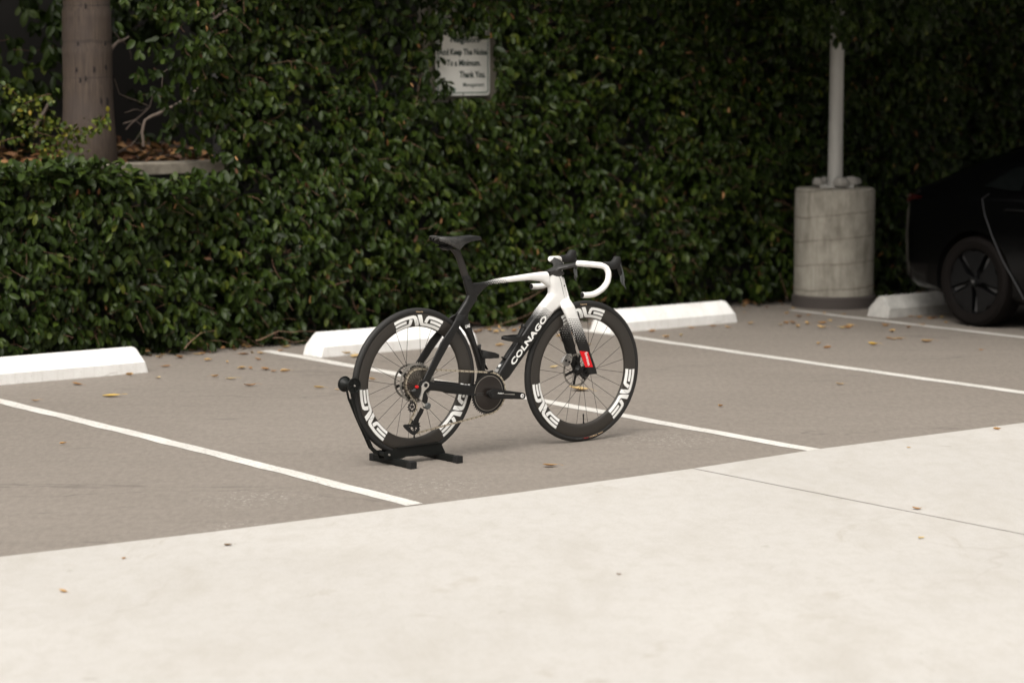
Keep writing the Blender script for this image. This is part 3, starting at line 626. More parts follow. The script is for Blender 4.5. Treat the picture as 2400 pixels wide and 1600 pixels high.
for ax in (0, 2.52): cut.lathe([(.001, -1), (.345, -1), (.345, 1), (.001, 1)], 48, 'y', (ax, 0, .30))
cb = cut.build('cutter', M_trim, car)
md = body.modifiers.new('arch', 'BOOLEAN'); md.object = cb; md.solver = 'EXACT'; bake(body); bpy.data.objects.remove(cb)
b = MB(); b.box(-.6, 3.1, -.60, .60, .20, .62); b.build('underbody', M_trim, car)
def car_side(poly, y, th_, m, name, parent=car):
    for s_ in (-1, 1):
        b = MB(); b.prism(poly, s_*y, s_*(y+th_)); b.build(name, m, parent, bevel=None)
def sidey(z_, x):   # half width of the body side at height z
    t, b0, wd, be = prof_at(x); tw_ = wd*(.94-.30*max(0, min(1, (t-be)/.38)))
    if z_ <= be: return wd*1.0
    k_ = (z_-be)/max(t-.03-be, .01); return wd*.94*(1-k_)+tw_*k_
for s_ in (-1, 1):
    for nm, poly in (('rear_quarter_window', [(.02, .945), (.28, .925), (.36, .93), (.33, 1.09), (.22, 1.075)]), ('side_window', [(.385, .93), (1.1, .925), (1.1, 1.235), (.75, 1.235), (.36, 1.13)]), ('side_window', [(1.13, .925), (1.95, .90), (1.45, 1.18), (1.13, 1.235)])):
        b = MB(); v_ = []
        for (x, zz) in poly: v_.append((x, s_*(sidey(zz, x)+.004), zz))
        v2 = [(x, y+s_*.004, zz) for x, y, zz in v_]; n = len(v_)
        b.add(v_+v2, [tuple(range(n)), tuple(range(n, 2*n))]+[(j, (j+1) % n, (j+1) % n+n, j+n) for j in range(n)]); b.build(nm, M_cglass, car)
    # door shut line, its edge glint painted in as a paler colour
    b = MB(); pl = [(.135, .90), (.075, .865), (.10, .76), (.17, .62), (.27, .46), (.40, .30), (.46, .22)]
    b.tube([(x, s_*(CW*1.0+.000), zz) for x, zz in pl], .004, 6); b.build('door_seam', mat('seam_glint', (.016, .016, .019), .35, spec=.5) if s_ < 0 else bpy.data.materials['seam_glint'], car)
    b = MB(); b.tube([(.28, s_*(CW+.004), .80), (.31, s_*(CW+.012), .803), (.43, s_*(CW+.012), .803), (.46, s_*(CW+.004), .80)], .009, 8, flat=(1, .8)); b.build('door_handle', M_trim, car, smooth=True)
    b = MB(); v_ = [(-.662, .742*s_, .80), (-.64, .764*s_, .815), (-.53, .793*s_, .838), (-.51, .794*s_, .852), (-.625, .778*s_, .865), (-.655, .735*s_, .835)]
    b.add([(x-.006, y+.006*s_, zz) for x, y, zz in v_]+[(x+.03, y*.95, zz) for x, y, zz in v_], [tuple(range(6)), tuple(range(6, 12))]+[(j, (j+1) % 6, (j+1) % 6+6, j+6) for j in range(6)]); b.build('tail_light', mat('red_lens', (.030, .0006, .001), .25) if s_ < 0 else bpy.data.materials['red_lens'], car)
b = MB(); b.add([(-.02, -.50, 1.172), (-.02, .50, 1.172), (.75, .46, 1.355), (.75, -.46, 1.355)], [(0, 1, 2, 3)]); b.add([(1.45, -.48, 1.308), (1.45, .48, 1.308), (2.1, .62, .965), (2.1, -.62, .965)], [(0, 1, 2, 3)]); b.build('windscreen', M_cglass, car)
M_cacc = mat('wheel_cover_inner', (.09, .09, .092), .35, .5)
def car_wheel(x, s_):
    w_ = empty('wheel', (x, s_*(.80-.10), .305)); w_.parent = car
    b = MB(); b.lathe([(.215, -.085), (.235, -.098), (.275, -.1), (.298, -.085), (.305, -.05), (.305, .05), (.298, .085), (.275, .1), (.235, .098), (.215, .085)], 56, 'y', close=True); b.build('tyre', M_rub, w_, smooth=True, ang=.6)
    o = s_*.092
    b = MB(); b.lathe([(.20, o*.3), (.222, o), (.222, o*.9), (.19, o*.2)], 56, 'y', close=True); b.lathe([(.001, o*.35), (.21, o*.35), (.21, o*.3), (.001, o*.3)], 40, 'y')
    for k_ in range(5):
        a = 2*PI*k_/5+.35
        for da, m_ in ((-.42, 0), (.42, 0)):
            pass
        pts = [(.03, a-.9), (.075, a-.34), (.212, a-.50), (.214, a-.15), (.20, a+.02), (.214, a+.2), (.212, a+.50), (.075, a+.34)]
        poly = [(r_*math.cos(t_), r_*math.sin(t_)) for r_, t_ in pts]; b.prism(poly, o*.70, o*.86)
    b.lathe([(.001, o*1.0), (.03, o*1.0), (.036, o*.8), (.001, o*.8)], 20, 'y'); b.build('rim', M_cwheel, w_, ang=.5)
    for k_ in range(5):
        a = 2*PI*k_/5+.35+PI/5; b = MB()
        poly = [(r_*math.cos(t_), r_*math.sin(t_)) for r_, t_ in ((.10, a-.03), (.205, a-.09), (.205, a+.05))]; b.prism(poly, o*.5, o*.62); b.build('spoke_accent', M_cacc, w_)
    b = MB(); b.lathe([(.001, o*1.04), (.009, o*1.04), (.010, o*1.0), (.001, o*1.0)], 12, 'y'); b.build('hub_cap', M_cbright, w_)
    b = MB(); b.lathe([(.08, o*.0), (.15, o*.0), (.15, -o*.1), (.08, -o*.1)], 30, 'y', close=True); b.build('brake_disc', M_cbright, w_)
for x in (0, 2.52):
    for s_ in (-1, 1): car_wheel(x, s_)
b = MB(); b.box(-.752, -.722, -.26, .26, .50, .60); b.build('number_plate', mat('plate', (.35, .35, .33), .5), car, bevel=.003)
for s_ in (-1, 1):
    b = MB(); b.box(1.78, 1.92, s_*.80, s_*.93, .90, .98); b.build('wing_mirror', M_cpaint, car, bevel=.02)
tag(car, 'black car backed into the bay beside the pedestal, its rear wheel showing', 'car')

#@@LEAVES
# ------------------------------------------------------------------ single fallen leaves
def leaf_mesh(i):
    r = random.Random(i); L_ = 9; wd = r.uniform(.22, .34); cu = r.uniform(.1, .55); tw_ = r.uniform(-.5, .5); fold = r.uniform(.2, .9); vs = []; fs = []
    for k_ in range(L_):
        t = k_/(L_-1); ww = wd*math.sin(PI*min(1, t**.8*.97+.02))*(1+.08*r.uniform(-1, 1)); zz = cu*(t-.5)**2*1.2+.02
        for sgn in (-1, -.5, 0, .5, 1):
            a = tw_*(t-.5); y = sgn*ww*math.cos(fold*abs(sgn)); h = abs(sgn)*ww*math.sin(fold)
            vs.append((t-.5, y*math.cos(a)-h*math.sin(a)*0+.05*math.sin(t*4+i), zz+h+y*math.sin(a)*.6))
    for k_ in range(L_-1):
        for j in range(4): a = k_*5+j; fs.append((a, a+1, a+6, a+5))
    n = len(vs); vs += [(.5, .0+.05*math.sin(4+i), cu*.3+.02), (.5, .012+.05*math.sin(4+i), cu*.3+.03), (.82, .04, .03), (.82, .05, .045)]; fs.append((n, n+1, n+3, n+2))
    zm = min(v[2] for v in vs); vs = [(x, y, z_-zm) for x, y, z_ in vs]
    me = bpy.data.meshes.new('fallen_leaf'); me.from_pydata(vs, [], fs); me.polygons.foreach_set('use_smooth', [True]*len(fs)); me.update()
    tn = r.choice([.22, .38, .5, .58, .66, .78]); at = me.attributes.new('tint', 'FLOAT', 'POINT'); at.data.foreach_set('value', [tn]*len(vs)); me.materials.append(M_litter); return me
LMS = [leaf_mesh(i) for i in range(14)]
FL = []
def fleaf(px, py, size, label, rot=None, tint=None, grp='fallen leaves on the parking lot', mi=None):
    p = Gp(px, py); me = LMS[mi if mi is not None else random.randrange(14)]
    if tint is not None:
        me = me.copy(); me.attributes['tint'].data.foreach_set('value', [tint]*len(me.vertices))
    o = bpy.data.objects.new('fallen_leaf', me); C.objects.link(o); o.location = (p.x, p.y, .007 if py > 1000 else .0055); o.scale = (size*1.22,)*3
    o.rotation_euler = (random.uniform(-.1, .1), random.uniform(-.1, .1), rot if rot is not None else random.uniform(0, 6.28)); tag(o, label, 'leaf', grp); FL.append((px, py, size, me.attributes['tint'].data[0].value, label, o)); return o
near = 'small dry leaf lying among others on the asphalt below the hedge'
def q4(x, y): return x/2.613, 360+y/2.613
for x, y in [(975, 1252), (1000, 1236), (1040, 1225), (1103, 1252), (1205, 1232), (1240, 1230), (1290, 1222), (1272, 1270), (1012, 1308), (1535, 1318), (1625, 1326), (1678, 1337), (1580, 1265), (1487, 1232), (1440, 1205), (1525, 1190), (1490, 1185), (1595, 1228), (1750, 1190), (1315, 1370), (790, 1360), (1748, 1337), (1180, 1210), (1260, 1200), (1390, 1282), (472, 1417), (1533, 1425), (1478, 1318)]:
    fleaf(*q4(x, y), random.uniform(.035, .065), near)
def q3(x, y): return 1800+x/2.063, 60+y/2.063
far = 'small dry leaf scattered with others on the asphalt between pedestal and car'
for x, y in [(60, 1450), (85, 1442), (120, 1440), (145, 1460), (150, 1410), (190, 1445), (195, 1403), (262, 1442), (262, 1462), (270, 1395), (300, 1430), (355, 1465), (365, 1400), (385, 1465), (400, 1455), (245, 1542), (285, 1562), (560, 1455), (600, 1480), (585, 1515), (610, 1519), (637, 1518), (680, 1462), (745, 1450), (690, 1410), (730, 1415), (780, 1420), (800, 1418), (840, 1415), (862, 1440), (575, 1452), (120, 1372), (90, 1395)]:
    fleaf(*q3(x, y), random.uniform(.038, .062), far)
def q6(x, y): return 1380+x/6.19, 690+y/6.19
mid_ = 'small dry leaf lying near the wheel stop beyond the front wheel'
for x, y in [(1490, 495), (1800, 470), (2020, 490), (915, 548), (1120, 632), (1340, 605), (2340, 430), (170, 520), (240, 520), (30, 440), (700, 520)]:
    fleaf(*q6(x, y), random.uniform(.04, .065), mid_)
beh = 'small dry leaf at the hedge foot seen behind the bicycle frame'
for x, y in [(1112, 781), (1125, 778), (1150, 776), (1163, 780), (1175, 777), (1190, 772), (1205, 778), (1223, 772), (1234, 775), (1250, 768), (1262, 776), (1290, 770), (1310, 790), (1322, 800), (1345, 776)]:
    fleaf(x, y, random.uniform(.035, .065), beh)
for x, y, s_, l, rt_, ti in [(262, 929.5, .085, 'large yellow curled leaf lying alone on the asphalt at the left', .1, .92), (84, 941, .04, 'small tan leaf near the left end of the nearest painted line', .2, .5), (370, 887, .035, 'pale upright leaf on the asphalt right of the left wheel stop', 1.2, .75),
      (565, 864, .045, 'pale tan leaf left of the second painted line', .5, .7), (542, 889, .055, 'yellowish leaf lying flat below the second painted line', .1, .8), (148, 1042, .03, 'tiny tan leaf beyond the nearest painted line at the left', .3, .5), (748, 911, .05, 'tan leaf just left of the rear bicycle wheel', .2, .72), (792, 915, .035, 'tan leaf beside the roller of the bicycle stand', .4, .6),
      (872, 891, .035, 'thin tan leaf seen through the rear wheel spokes', .1, .6), (1290, 1094, .06, 'brown leaf lying on the asphalt below the front wheel', .15, .45), (1299, 862, .05, 'pale beige leaf seen through the front wheel spokes', .6, .75), (1358, 916, .095, 'long curled tan leaf under the front wheel hub', -.1, .68), (1172, 812, .05, 'tan leaf between the seat tube and the down tube', .1, .62),
      (1381, 808, .04, 'orange leaf just right of the fork blade', 1., .95), (1340, 784, .05, 'brown leaf behind the fork blade', .4, .3), (1969, 902, .045, 'tan leaf alone on the asphalt at the right', .3, .6), (1689, 954, .035, 'tiny brown leaf right of the front wheel', .7, .5),
      (2047, 809, .06, 'bright yellow leaf on the asphalt before the pedestal', -.5, 1.), (2173, 802, .07, 'orange-brown leaf lying before the car', -.1, .55), (2300, 792+30, .03, 'faint brown leaf right of the others before the car', .2, .2), (800, 833, .10, 'big crumpled yellow leaf against the foot of the second wheel stop', .3, .8), (832, 836, .09, 'folded tan leaf against the second wheel stop beside the tyre', 1.2, .65), (768, 834, .05, 'small yellow leaf at the corner of the second wheel stop', .2, .7)]:
    fleaf(x, y, s_, l, rt_, ti, grp=None)
for x, y, s_, l, rt_, ti in [(2337, 1009, .038, 'orange-brown leaf on the concrete at the right edge', .2, .5), (2150, 1195.5, .036, 'thin brown leaf on the concrete right of the joint', .1, .25), (2159, 1264, .026, 'pale yellow leaf on the concrete at the right', .5, .85), (1451, 1350, .018, 'tiny dark speck of leaf on the concrete', .1, 0.), (535, 1281, .03, 'small dark leaf on the concrete near its left edge', .05, 0.),
      (148, 1390, .032, 'orange leaf on the concrete in the lower left', -.5, .5), (291, 1312, .02, 'tiny orange leaf on the concrete at the left', .9, .4), (2130, 1052, .02, 'tiny tan leaf on the concrete by the asphalt edge', .4, .6)]:
    fleaf(x, y, s_, l, rt_, ti, grp=None)
ORD = lambda n: '%d%s' % (n, 'th' if 10 <= n % 100 <= 20 else {1: 'st', 2: 'nd', 3: 'rd'}.get(n % 10, 'th'))
for base_, tail in ((near, 'from left in the scatter right of the left wheel stop'), (far, 'from left in the scatter between pedestal and car'), (mid_, 'from left around the wheel stop beyond the front wheel'), (beh, 'from left at the hedge foot behind the frame')):
    for i_, f_ in enumerate(sorted((f for f in FL if f[4] is base_), key=lambda f: f[0])):
        tone = 'dark brown' if f_[3] < .25 else 'brown' if f_[3] < .4 else 'tan' if f_[3] < .6 else 'pale yellowish'
        f_[5]['label'] = '%s leaf, %s %s' % (tone, ORD(i_+1), tail)
#@@BIKE
# ------------------------------------------------------------------ bicycle
M_tyre = mat('bicycle_tyre', (.018, .0175, .017), .62, spec=.35)
M_rim = mat('carbon_rim', (.030, .026, .022), .38, spec=.45)
M_white = mat('white_decal', (.84, .84, .82), .4); M_blk = mat('satin_black', (.010, .0097, .0095), .42, spec=.3)
M_blk2 = mat('matt_black_rubber', (.016, .016, .016), .62, spec=.25); M_post = mat('grey_black_carbon', (.024, .021, .019), .42, spec=.35)
M_silv = mat('silver_alloy', (.62, .60, .57), .28, .9); M_dsteel = mat('dark_steel', (.17, .155, .135), .35, .85)
M_gold = mat('chain_steel', (.56, .50, .40), .34, .7); M_gold2 = mat('chain_inner', (.27, .235, .185), .42, .7); M_red = mat('red_plastic', (.55, .01, .012), .4); M_redp = mat('red_paint', (.70, .003, .010), .35, spec=.3)
M_tape = mat('white_bar_tape', (.76, .755, .73), .6, spec=.3); M_stand = mat('black_powder_coat', (.007, .008, .0075), .5, spec=.25)
M_greyp = mat('grey_plastic', (.07, .075, .075), .4); M_spoke = mat('spoke_black', (.02, .018, .018), .35, .3); M_orange = mat('cream_print', (.62, .45, .28), .5)
bike = empty('road_bicycle', tuple(BO), BA); bike.rotation_euler = (LEAN, 0, BA)
tag(bike, 'black and white road racing bicycle with deep white-lettered wheels propped in a stand', 'bicycle')
RA = (0., .3395+.0263); FA = (.9866, .3395); BB = Bl(12, 860, 831, -.080)
K = math.tan(BA-.03)
def row(k, lx, ly, rx, ry, b, yc=0., k2=None):
    """one cross-section from its two measured outline points: centre, in-plane normal, half depth, half width"""
    p = Bl(k, lx, ly, yc); q = Bl(k2 or k, rx, ry, yc); c = ((p[0]+q[0])/2, (p[1]+q[1])/2); d = (q[0]-p[0], q[1]-p[1]); w_ = math.hypot(*d)/2
    n = (d[0]/(2*w_), d[1]/(2*w_)); a = math.sqrt(max(w_*w_-(K*b*n[0])**2, (w_*.45)**2)); return (c, n, a, b, yc)
GROW = 1.05
def aero(mb, rows, e=2.4, n=28, flip=False):
    R = []
    for c, nn, a, b, yc in rows:
        ring = []
        for j in range(n):
            t = 2*PI*j/n; ct, st = math.cos(t), math.sin(t); x = math.copysign(abs(ct)**(2/e), ct)*(a*GROW); y = math.copysign(abs(st)**(2/e), st)*b
            ring.append((c[0]+nn[0]*x, yc+y, c[1]+nn[1]*x))
        R.append(ring)
    return mb.rings(R)
def mirror(rows): return [(c, n, a, b, -yc) for c, n, a, b, yc in rows]
def lerp_rows(rows, k=3):
    out = []
    for r0, r1_ in zip(rows[:-1], rows[1:]):
        for i in range(k):
            t = i/k; f = lambda a, b: a*(1-t)+b*t; nx, nz = f(r0[1][0], r1_[1][0]), f(r0[1][1], r1_[1][1]); L_ = math.hypot(nx, nz)
            out.append(((f(r0[0][0], r1_[0][0]), f(r0[0][1], r1_[0][1])), (nx/L_, nz/L_), f(r0[2], r1_[2]), f(r0[3], r1_[3]), f(r0[4], r1_[4])))
    return out+[rows[-1]]
def fuse(mb, name, m, vox=.0024, it=5):
    o = mb.build(name, m, bike); md = o.modifiers.new('r', 'REMESH'); md.mode = 'VOXEL'; md.voxel_size = vox; md.use_smooth_shade = True
    s_ = o.modifiers.new('s', 'SMOOTH'); s_.iterations = it; s_.factor = .5; return bake(o)
# painted carbon: black rear, white front, a field of small stars between
def dith(p0, p1, wid, pitch=.0085, ang=.0):
    """white beyond the line p0-p1 (X, Z); wid = half width of the dotted field"""
    def fn(nt, N, L, p):
        v = objc(N, L); s_ = N.new('ShaderNodeSeparateXYZ'); L.new(v, s_.inputs[0]); X, Z_, Y_ = s_.outputs[0], s_.outputs[2], s_.outputs[1]
        d = Vector((p1[0]-p0[0], p1[1]-p0[1])).normalized(); nx, nz = -d.y, d.x
        if nx < 0: nx, nz = -nx, -nz
        g = mth(N, L, 'ADD', mth(N, L, 'MULTIPLY', X, nx/wid), mth(N, L, 'ADD', mth(N, L, 'MULTIPLY', Z_, nz/wid), -(p0[0]*nx+p0[1]*nz)/wid))   # -1..1 through the field
        ca, sa = math.cos(ang), math.sin(ang)
        a = mth(N, L, 'ADD', mth(N, L, 'MULTIPLY', X, ca/pitch), mth(N, L, 'MULTIPLY', Z_, sa/pitch))
        b = mth(N, L, 'ADD', mth(N, L, 'MULTIPLY', X, -sa/pitch), mth(N, L, 'ADD', mth(N, L, 'MULTIPLY', Y_, 1./pitch), mth(N, L, 'MULTIPLY', Z_, ca/pitch)))
        row_ = mth(N, L, 'FLOOR', b); a = mth(N, L, 'ADD', a, mth(N, L, 'MULTIPLY', row_, .5))
        fa = mth(N, L, 'SUBTRACT', mth(N, L, 'FRACT', a), .5); fb = mth(N, L, 'SUBTRACT', mth(N, L, 'FRACT', b), .5)
        # three-armed little stars: radius modulated by angle
        th_ = mth(N, L, 'ARCTAN2', fb, fa); r = mth(N, L, 'SQRT', mth(N, L, 'ADD', mth(N, L, 'MULTIPLY', fa, fa), mth(N, L, 'MULTIPLY', fb, fb)))
        star = mth(N, L, 'ADD', .40, mth(N, L, 'MULTIPLY', mth(N, L, 'COSINE', mth(N, L, 'MULTIPLY', th_, 3.)), .16))
        k = mth(N, L, 'DIVIDE', r, star)                       # 0 in the star's heart, 1 at its edge
        thr = mth(N, L, 'ADD', mth(N, L, 'MULTIPLY', g, .62), .72)
        m_ = mth(N, L, 'LESS_THAN', k, thr); hi = mth(N, L, 'GREATER_THAN', g, 1.0); lo = mth(N, L, 'GREATER_THAN', g, -1.0)
        m_ = mth(N, L, 'MULTIPLY', mth(N, L, 'MAXIMUM', m_, hi), lo)
        L.new(mix(N, L, m_, (.010, .0097, .0095), (.76, .755, .74)), p.inputs['Base Color'])
    return fn
P0 = Bl(2, 355, 645); P1_ = Bl(2, 868, 1010)
M_frame = mat('frame_paint', (.5, .5, .5), .42, spec=.3, fn=dith(P0, P1_, .037, .0088, .95))
F0 = Bl(2, 1150, 1165, -.05); F1 = Bl(2, 1330, 1235, -.05)
M_fork = mat('fork_paint', (.5, .5, .5), .42, spec=.3, fn=dith(F0, (F0[0]+.1*math.cos(-.12), F0[1]+.1*math.sin(-.12)), .056, .0098, -.12))
# ---- frame
fr = MB()
mast = [row(1, 1407, 626, 1492, 622, .0125), row(1, 1418, 680, 1515, 672, .013), row(1, 1432, 725, 1545, 715, .014), row(1, 1452, 790, 1560, 780, .015), row(1, 1425, 850, 1545, 850, .0155), row(1, 1380, 920, 1500, 915, .016), row(1, 1335, 990, 1462, 975, .017), row(1, 1335, 1040, 1455, 1040, .017),
        row(1, 1366, 1110, 1487, 1112, .016), row(9, 118, 440, 312, 430, .015), row(9, 182, 575, 360, 585, .015), row(9, 262, 760, 416, 770, .015), row(9, 322, 945, 476, 955, .016), row(9, 368, 1105, 525, 1115, .018), row(9, 410, 1290, 580, 1300, .021), row(9, 450, 1450, 640, 1450, .024)]
mast.append(((BB[0]-.006, BB[1]+.012), mast[-1][1], .030, .030, 0)); aero(fr, lerp_rows(mast, 2), 2.6)
tt = [row(2, 30, 640, 115, 855, .010), row(2, 125, 660, 180, 795, .011), row(2, 180, 658, 217, 750, .0115), row(2, 235, 650, 258, 708, .0125), row(2, 270, 643, 300, 682, .014), row(2, 400, 612, 405, 664, .015), row(2, 560, 588, 565, 643, .016), row(2, 740, 560, 740, 627, .018), row(2, 850, 545, 860, 640, .020), row(2, 925, 540, 945, 700, .022)]
aero(fr, lerp_rows(tt, 2), 3.2)
hd = [row(2, 938, 548, 1078, 575, .020), row(2, 940, 600, 1095, 612, .022), row(2, 934, 660, 1112, 660, .023), row(2, 947, 720, 1128, 725, .023), row(2, 950, 770, 1142, 775, .024), row(2, 915, 830, 1150, 822, .025), row(2, 890, 865, 1100, 868, .025)]
aero(fr, lerp_rows(hd, 2), 2.8)
dt = [row(2, 960, 780, 1150, 820, .024), row(2, 900, 850, 1085, 885, .025), row(2, 835, 930, 985, 965, .025), row(10, 870, 330, 1112, 455, .025), row(10, 760, 470, 1010, 622, .025), row(10, 640, 660, 880, 832, .024), row(10, 500, 880, 750, 1022, .023), row(10, 365, 1090, 600, 1232, .023), row(10, 230, 1300, 475, 1405, .024), row(10, 90, 1500, 345, 1590, .027)]
dt.append(((BB[0]+.01, BB[1]+.012), dt[-1][1], .030, .032, 0)); aero(fr, lerp_rows(dt, 2), 4.5)
fr.lathe([(.001, -.038), (.026, -.038), (.031, -.03), (.031, .03), (.026, .038), (.001, .038)], 32, 'y', (BB[0], 0, BB[1]))
cs = [row(3, 1085, 462, 1085, 560, .006, -.060), row(3, 1180, 468, 1180, 565, .006, -.056), row(3, 1300, 478, 1300, 582, .007, -.051), row(3, 1480, 495, 1480, 602, .008, -.044), row(3, 1620, 512, 1620, 620, .009, -.037)]
cs.append(((BB[0]-.035, cs[-1][0][1]-.002), cs[-1][1], .026, .011, -.028)); aero(fr, lerp_rows(cs, 2), 3); aero(fr, lerp_rows(mirror(cs), 2), 3)
ss = [row(3, 1040, 432, 1112, 455, .0055, -.060), row(3, 1140, 222, 1222, 240, .0055, -.052), row(3, 1240, 10, 1335, 35, .006, -.043), row(1, 1275, 1140, 1362, 1140, .0065, -.036), row(1, 1318, 1060, 1405, 1062, .008, -.026), row(1, 1345, 1005, 1440, 1015, .010, -.012)]
aero(fr, lerp_rows(ss, 2), 3); aero(fr, lerp_rows(mirror(ss), 2), 3)
for s_ in (-1, 1):                                          # dropouts
    b = [(cx, cz) for cx, cz in (Bl(3, 1030, 440, -.06), Bl(3, 1115, 452, -.06), Bl(3, 1125, 560, -.06), Bl(3, 1060, 590, -.06), Bl(3, 1020, 540, -.06))]; fr.prism(b, s_*.054, s_*.064)
fr.box(*sorted((Bl(1, 1345, 1030)[0], Bl(1, 1420, 1030)[0])), -.018, .018, Bl(1, 1340, 1035)[1]-.004, Bl(1, 1340, 1008)[1])
frame = fuse(fr, 'frame', M_frame, .0023, 4)
# seam between head tube and fork fairing
b = MB(); b.tube([(Bl(2, x, y, -.020)[0], -.0232, Bl(2, x, y, -.020)[1]) for x, y in ((1062, 590), (1080, 650), (1098, 735), (1117, 822))], .0009, 5); b.build('seam', M_blk, frame)
b = MB(); q = Bl(2, 1116, 690, -.018); b.lathe([(.001, -.0215), (.004, -.0215), (.004, -.018), (.001, -.018)], 14, 'y', (q[0], 0, q[1])); b.build('bolt', M_blk, frame)
# ---- seatpost, clamp collar, saddle
b = MB(); sp = [row(6, 855, 497, 1075, 497, .010), row(6, 905, 540, 1095, 535, .0105), row(6, 955, 600, 1112, 580, .0105), row(6, 1000, 690, 1145, 665, .0105), row(6, 1040, 800, 1185, 780, .0105), row(6, 1085, 950, 1237, 930, .0105), row(6, 1118, 1062, 1272, 1055, .0105), row(6, 1140, 1120, 1300, 1115, .010)]
aero(b, lerp_rows(sp, 2), 2.3); b.build('seatpost', M_post, bike, smooth=True, ang=.8)
b = MB(); aero(b, [row(6, 1118, 1075, 1285, 1062, .0118), row(6, 1155, 1160, 1336, 1152, .0130)], 2.4); b.build('seat_collar', M_blk2, bike, smooth=True, ang=.8)
def f_saddle(nt, N, L, p):
    v = objc(N, L); vo = nd(N, 'ShaderNodeTexVoronoi', feature='DISTANCE_TO_EDGE'); vo.inputs['Scale'].default_value = 130; L.new(v, vo.inputs['Vector'])
    s_ = N.new('ShaderNodeSeparateXYZ'); L.new(v, s_.inputs[0]); ay = mth(N, L, 'ABSOLUTE', s_.outputs[1])
    k = mth(N, L, 'MAXIMUM', ramp(N, L, ay, [(.030, 0.), (.042, 1.)]), ramp(N, L, s_.outputs[0], [(.125, 1.), (.14, 0.)]))
    c = mix(N, L, mth(N, L, 'MULTIPLY', ramp(N, L, vo.outputs[0], [(.10, 1.), (.22, 0.)]), k), (.010, .010, .010), (.050, .048, .045)); L.new(c, p.inputs['Base Color'])
M_sad = mat('saddle_cover', (.03, .03, .03), .5, spec=.4, fn=f_saddle)
sx0, sx1 = .098, .368
def sadw(t): return float(np.interp(t, [0, .06, .15, .3, .45, .6, .8, .93, .98, 1], [.040, .058, .067, .064, .046, .030, .022, .018, .012, .004]))
def sadz(t): return float(np.interp(t, [0, .1, .25, .45, .6, .8, .95, 1], [1.027, 1.027, 1.020, 1.0165, 1.018, 1.020, 1.014, 1.006]))
def saddle():
    b = MB(); nt_ = 40; prof_ = [(-1.0, -.030), (-1.02, -.020), (-.97, -.009), (-.85, -.003), (-.6, 0), (-.3, .0), (-.16, -.001), (-.12, -.010), (0, -.012), (.12, -.010), (.16, -.001), (.3, 0), (.6, 0), (.85, -.003), (.97, -.009), (1.02, -.020), (1.0, -.030)]
    R = []
    for i in range(nt_):
        t = i/(nt_-1); x = sx0+(sx1-sx0)*t; ww = sadw(t); zz = sadz(t); sk = float(np.interp(t, [0, .12, .28, .42, .6, .8, 1], [.6, 1.0, 1.35, 1.75, .9, .7, .35])); chan = float(np.interp(t, [0, .08, .8, .9], [1.4, 1, 1, .0]))
        crown = .006*math.exp(-(t/.3)**2)
        top = [(a*ww, zz+(h*(chan if abs(a) < .14 else 1)*(sk if abs(a) > .6 else 1))-crown*(1-abs(a))) for a, h in prof_]
        und = [(a*ww*.93, zz+min(h*sk, -.004)-.0035) for a, h in reversed(prof_)]
        R.append([(x+(.012*(abs(y)/.067)**2 if t < .3 else 0)*(1-t/.3), y, z_) for y, z_ in top+und])
    b.rings(R); return b.build('saddle', M_sad, bike, smooth=True, ang=1.3)
sad = saddle()
b = MB()
for s_ in (-1, 1): b.tube([(sx0+.035, s_*.035, .992), (sx0+.06, s_*.026, .980), (.13, s_*.022, .974), (.20, s_*.022, .974), (.235, s_*.020, .976), (.285, s_*.014, .992), (.335, s_*.008, 1.002)], .0036, 8)
b.build('saddle_rails', M_blk, bike, smooth=True)
b = MB()
for s_ in (-1, 1):
    b.tube([(.262, s_*.027, 1.004), (.235, s_*.032, .995), (.20, s_*.040, .985), (.175, s_*.05, .984)], .003, 6, flat=(1, 1.3))
b.build('saddle_shell_rib', M_greyp, sad, smooth=True)
b = MB(); b.lathe([(.001, -.026), (.012, -.026), (.013, -.018), (.013, .018), (.012, .026), (.001, .026)], 20, 'y', (.165, 0, .972)); b.box(.145, .19, -.026, .026, .968, .979); b.build('saddle_clamp', M_blk, bike, bevel=.001)
# ---- fork
fk = MB()
bl = [row(2, 1080, 840, 1172, 830, .020, -.014), row(2, 1078, 880, 1192, 860, .018, -.026), row(2, 1088, 925, 1222, 905, .015, -.038), row(2, 1125, 1000, 1252, 985, .0115, -.047), row(2, 1160, 1082, 1287, 1080, .010, -.050), row(2, 1220, 1230, 1342, 1222, .009, -.052), row(2, 1278, 1385, 1392, 1375, .008, -.054), row(11, 645, 695, 920, 705, .0075, -.055), row(11, 735, 935, 1003, 935, .007, -.056), row(11, 805, 1115, 1068, 1130, .007, -.056), row(11, 850, 1215, 1096, 1235, .007, -.056), row(11, 880, 1315, 1108, 1292, .007, -.056)]
aero(fk, lerp_rows(bl, 3), 2.8); aero(fk, lerp_rows(mirror(bl), 3), 2.8)
q = Bl(2, 1115, 868)
fa_ = math.atan2(q[1]-FA[1], q[0]-FA[0]); cr_ = []
for y in (-.044, -.03, -.015, 0, .015, .03, .044):
    t = abs(y)/.044; rc = .3655-.004*t*t; cx, cz = FA[0]+rc*math.cos(fa_+.0), FA[1]+rc*math.sin(fa_); cr_.append([(cx-.006+.030*math.cos(a)*(1-.3*t), y*.86, cz+.0125*math.sin(a)*(1-.2*t)+.004) for a in [2*PI*i/20 for i in range(20)]])
fk.rings(cr_)
fc = [row(2, 1092, 580, 1104, 600, .012), row(2, 1095, 660, 1122, 660, .015), row(2, 1108, 740, 1142, 740, .019), row(2, 1115, 800, 1158, 800, .022), row(2, 1085, 850, 1180, 850, .026)]
aero(fk, lerp_rows(fc, 2), 2.5)
fork = fuse(fk, 'fork', M_fork, .0023, 12)
